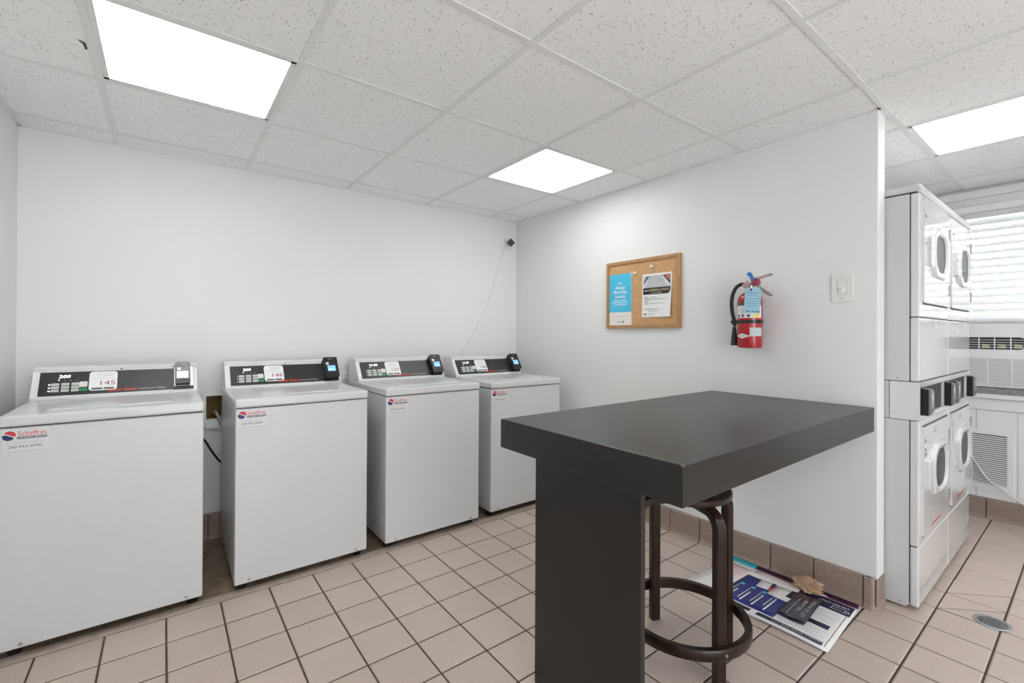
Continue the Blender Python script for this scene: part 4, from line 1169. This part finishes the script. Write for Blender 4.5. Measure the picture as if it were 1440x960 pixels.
    polys('rating_label', Ff, [rect(0.29, 1.255, 0.36, 1.275)], 0.0, 0.0006, 'palegrey', t)
    box('latch_dot', (x0 + 0.068, yf - 0.0095, 1.745), (x0 + 0.088, yf - 0.0075, 1.757), 'ink', t)
    for fx in (0.05, W - 0.05):
        for fy in (yf + 0.06, yb - 0.06):
            lathe('foot', (x0 + fx, fy, 0.0), [(0.02, 0.0), (0.02, 0.010), (0.01, 0.012), (0.01, 0.02)], 'black', t, n=12)
    return t
dryer(2.638, 'white stacked pair of dryers standing against the partition wall')
dryer(3.247, 'white stacked pair of dryers standing closer to the window')

# ---------------------------------------------------------------- window wall
win = struct(boxes('window_1', [((XR + 0.07, WY0, WZ0), (XR + 0.11, WY0 + 0.05, WZ1)), ((XR + 0.07, WY1 - 0.05, WZ0), (XR + 0.11, WY1, WZ1)),
                                ((XR + 0.07, WY0, WZ0), (XR + 0.11, WY1, WZ0 + 0.05)), ((XR + 0.07, WY0, WZ1 - 0.05), (XR + 0.11, WY1, WZ1)),
                                ((XR + 0.07, WY0, 1.42), (XR + 0.11, WY1, 1.47))], 'trim'), 'white framed window behind the blinds', 'window')
box('pane', (XR + 0.088, WY0 + 0.05, 1.47), (XR + 0.092, WY1 - 0.05, WZ1 - 0.05), 'pane', win)
box('pane', (XR + 0.088, WY0 + 0.05, WZ0 + 0.05), (XR + 0.092, WY1 - 0.05, 1.42), 'pane', win)
def added_window(name, plane, a0, a1, z0, z1, label):  # builds the unseen windows that are added to brighten the room
    def bx(a, b, c, d, w0=0.07, w1=0.11):
        if plane == 'x':
            return ((XR + w0, a, c), (XR + w1, b, d))
        return ((a, YF - w1, c), (b, YF - w0, d))
    am = (a0 + a1) / 2
    w = struct(boxes(name, [bx(a0, a0 + 0.05, z0, z1), bx(a1 - 0.05, a1, z0, z1), bx(a0, a1, z0, z0 + 0.05), bx(a0, a1, z1 - 0.05, z1), bx(am - 0.02, am + 0.02, z0, z1)], 'trim'), label, 'window')
    for p, q in ((a0 + 0.05, am - 0.02), (am + 0.02, a1 - 0.05)):
        lo, hi = bx(p, q, z0 + 0.05, z1 - 0.05, 0.088, 0.092)
        box('pane', lo, hi, 'pane', w)
added_window('added_window_2', 'x', V0, V1, WZ0, WZ1, 'added unseen two-pane window further along the window wall')
added_window('added_window_3', 'y', -0.3, 1.6, 0.12, 2.055, 'tall clear two-pane window added unseen facing the first washers')
tr = struct(box('trim_1', (XR - 0.030, WY0 - 0.08, 2.150), (XR, WY1 + 0.08, 2.205), 'trim', bevel=0.006), 'white crown moulding over the window', 'trim')
box('moulding_step', (XR - 0.018, WY0 - 0.08, 2.090), (XR, WY1 + 0.08, 2.150), 'trim', tr, bevel=0.004)
tr = struct(box('trim_2', (XR - 0.045, WY0 - 0.10, 0.800), (XR + 0.07, WY1 + 0.09, 0.834), 'trim', bevel=0.006), 'white window sill under the air conditioner', 'trim')
box('apron', (XR - 0.022, WY0 - 0.08, 0.722), (XR, WY1 + 0.08, 0.800), 'trim', tr, bevel=0.006)
# panelling boards under the window
pn = struct(box('trim_3', (XR - 0.006, YF, 0.131), (XR, YA, 0.722), 'trim'), 'white vertical board panelling under the window', 'trim')
y = YA - 0.01
while y > -0.6:
    box('panel_board', (XR - 0.012, max(y - 0.186, -0.6), 0.135), (XR - 0.005, y - 0.003, 0.720), 'trim', pn, bevel=0.002, seg=1)
    y -= 0.189

# blinds
bl = thing('window_blind', 'white closed horizontal blinds over the window', 'blind', (XR - 0.02, (WY0 + WY1) / 2, 1.33))
box('head_rail', (XR - 0.062, WY0 + 0.0, 2.046), (XR - 0.002, WY1 + 0.02, 2.092), 'trim', bl, bevel=0.004)
z = 2.030
src = None
tilt = math.radians(62)
while z > 1.345:
    Fsl = Frame((XR - 0.030, 0, z), (0, -1, 0), (math.cos(tilt) * -1, 0, -math.sin(tilt)))
    if src is None:
        w2 = 0.026
        z_first = z
        bm = bmesh.new()
        prof = [(-w2, 0.0), (-w2 * 0.5, 0.0022), (0.0, 0.003), (w2 * 0.5, 0.0022), (w2, 0.0)]
        A = [[bm.verts.new(Fsl.p(-(WY1 + 0.01), a, b)) for a, b in prof], [bm.verts.new(Fsl.p(-(WY0 + 0.01), a, b)) for a, b in prof]]
        B = [[bm.verts.new(Fsl.p(-(WY1 + 0.01), a, b - 0.0026)) for a, b in prof], [bm.verts.new(Fsl.p(-(WY0 + 0.01), a, b - 0.0026)) for a, b in prof]]
        for k in range(4):
            bm.faces.new((A[0][k], A[0][k + 1], A[1][k + 1], A[1][k])); bm.faces.new((B[0][k], B[1][k], B[1][k + 1], B[0][k + 1]))
        for k in (0, 4):
            bm.faces.new((A[0][k], A[1][k], B[1][k], B[0][k]))
        src = link('slat', bm_mesh(bm, 'slat'), 'slat', bl, None, False)
    else:
        part_copy(src, bl, (0, 0, z - z_first))
    z -= 0.0485
box('bottom_rail', (XR - 0.050, WY0 + 0.01, 1.312), (XR - 0.008, WY1 + 0.01, 1.330), 'trim', bl, bevel=0.003)
for yy in (0.86, 0.575, 0.10, -0.4):
    tube('ladder_cord', [(XR - 0.058, yy, 2.05), (XR - 0.054, yy, 1.33)], 0.0012, 'cord_white', bl, n=6, sub=1)

# air conditioner
AY0, AY1, AX = 0.262, 0.900, XR - 0.060
ac = thing('air_conditioner', 'white window air conditioner with a dark outlet grille', 'air conditioner', (XR, (AY0 + AY1) / 2, 0.875))
box('housing', (AX + 0.012, AY0, 0.878), (XR + 0.06, AY1, 1.300), 'ac', ac, bevel=0.010, seg=3)
Fa = Frame((AX + 0.012, AY1, 0), (0, -1, 0), (0, 0, 1))
aw = AY1 - AY0
boxes('front_panel', [((AX, AY0 + 0.005, 1.208), (AX + 0.012, AY1 - 0.005, 1.296)), ((AX, AY0 + 0.005, 1.066), (AX + 0.012, AY1 - 0.005, 1.128)),
                      ((AX, AY0 + 0.005, 0.882), (AX + 0.012, AY1 - 0.005, 0.890)), ((AX, AY0 + 0.005, 1.128), (AX + 0.012, AY0 + 0.045, 1.208))], 'ac', ac)
ol = poly('air_outlet', Fa, rrect(0.05, 1.128, aw - 0.040, 1.208, 0.035, 8), 0.0, 0.006, 'grille_dark', ac)
for k in range(4):
    poly('outlet_fin', Fa, rect(0.055, 1.141 + 0.016 * k, aw - 0.050, 1.1435 + 0.016 * k), 0.006, 0.010, 'ac', ol)
for k in range(7):
    uu = aw - 0.110 - 0.072 * k
    poly('outlet_divider', Fa, rect(uu, 1.130, uu + 0.005, 1.206), 0.006, 0.011, 'ac', ol)
for k in range(3):
    uu = aw - 0.095 - 0.072 * k
    poly('outlet_vane', Fa, [(uu, 1.136), (uu + 0.040, 1.136), (uu + 0.036, 1.160), (uu + 0.004, 1.164)], 0.006, 0.0085, 'tan', ol)
poly('intake_recess', Fa, rect(0.01, 0.890, aw - 0.010, 1.066), 0.0, 0.003, 'palegrey', ac)
for k in range(14):
    zz = 0.893 + 0.0125 * k
    poly('louver', Fa, rect(0.01, zz, aw - 0.010, zz + 0.0065), 0.003, 0.011, 'ac', ac)
for k in range(5):
    uu = 0.10 + 0.108 * k
    poly('louver_rib', Fa, rect(uu, 0.890, uu + 0.006, 1.066), 0.003, 0.0115, 'ac', ac)
box('side_panel', (XR - 0.010, WY0 + 0.002, 0.878), (XR + 0.020, AY0, 1.312), 'ac', ac, bevel=0.003)
for k in range(14):
    box('side_pleat', (XR - 0.016, AY0 - 0.05 - 0.055 * k, 0.882), (XR - 0.009, AY0 - 0.025 - 0.055 * k, 1.306), 'ac', ac, bevel=0.003, seg=1)
box('top_rail', (XR - 0.030, WY0 + 0.002, 1.294), (XR + 0.03, WY1 - 0.002, 1.3115), 'ac', ac, bevel=0.003)
tag(box('foam_strip', (XR - 0.050, WY0 + 0.1, 0.8345), (XR + 0.04, 0.98, 0.876), 'foam', bevel=0.004, origin=(XR, 0.5, 0.834)), 'dusty grey foam strip under the air conditioner', 'foam strip')

# vent grille under the window
Fv = Frame((XR - 0.012, 0.572, 0.197), (0, -1, 0), (0, 0, 1))
vt = thing('wall_vent', 'white louvered vent grille in the wall under the window', 'vent', (XR - 0.012, 0.47, 0.197))
VW, VH = 0.208, 0.386
poly('backing', Fv, rect(0.012, 0.012, VW - 0.012, VH - 0.012), 0.0, 0.004, 'ventback', vt)
polys('frame', Fv, [rect(0, 0, VW, 0.032), rect(0, VH - 0.024, VW, VH), rect(0, 0.032, 0.024, VH - 0.024), rect(VW - 0.024, 0.032, VW, VH - 0.024)], 0.0, 0.012, 'trim', vt)
k = 0
while 0.036 + 0.0135 * k < VH - 0.030:
    zz = 0.036 + 0.0135 * k
    poly('louver', Fv, rect(0.024, zz, VW - 0.024, zz + 0.0075), 0.004, 0.010, 'trim', vt)
    k += 1

# white cord hanging in front of the vent
tag(tube('appliance_cord', [(XR - 0.05, 0.66, 0.56), (XR - 0.045, 0.60, 0.48), (XR - 0.045, 0.564, 0.430), (XR - 0.045, 0.520, 0.350), (XR - 0.045, 0.473, 0.267), (XR - 0.045, 0.409, 0.216), (XR - 0.045, 0.316, 0.146), (XR - 0.05, 0.20, 0.05), (XR - 0.06, 0.10, 0.006), (XR - 0.08, -0.1, 0.005)], 0.0045, 'cord_white', origin=(XR, 0.45, 0.3)),
    'white cord looping down past the vent grille', 'cord')

# ---------------------------------------------------------------- floor drain
dc = Vector((2.800, 0.289, 0))
dt = thing('floor_drain', 'round metal floor drain in the tiles before the dryers', 'drain', dc)
lathe('rim', dc, [(0.046, 0.0005), (0.060, 0.0005), (0.060, 0.003), (0.056, 0.0042), (0.048, 0.0042), (0.046, 0.003)], 'steel', dt, n=32, closed=True)
lathe('sump', dc, [(0.0, 0.0004), (0.047, 0.0004), (0.047, 0.001)], 'black', dt, n=24)
bm = bmesh.new()
Fg = Frame(dc, (1, 0, 0), (0, 1, 0))
lst = []
for k in range(-3, 4):
    w_ = math.sqrt(max(0, 0.047 ** 2 - (k * 0.0125) ** 2))
    lst.append(rect(k * 0.0125 - 0.003, -w_, k * 0.0125 + 0.003, w_))
    lst.append(rect(-w_, k * 0.0125 - 0.003, w_, k * 0.0125 + 0.003))
bm.free()
polys('grate', Fg, lst, 0.001, 0.0034, 'steel', dt)
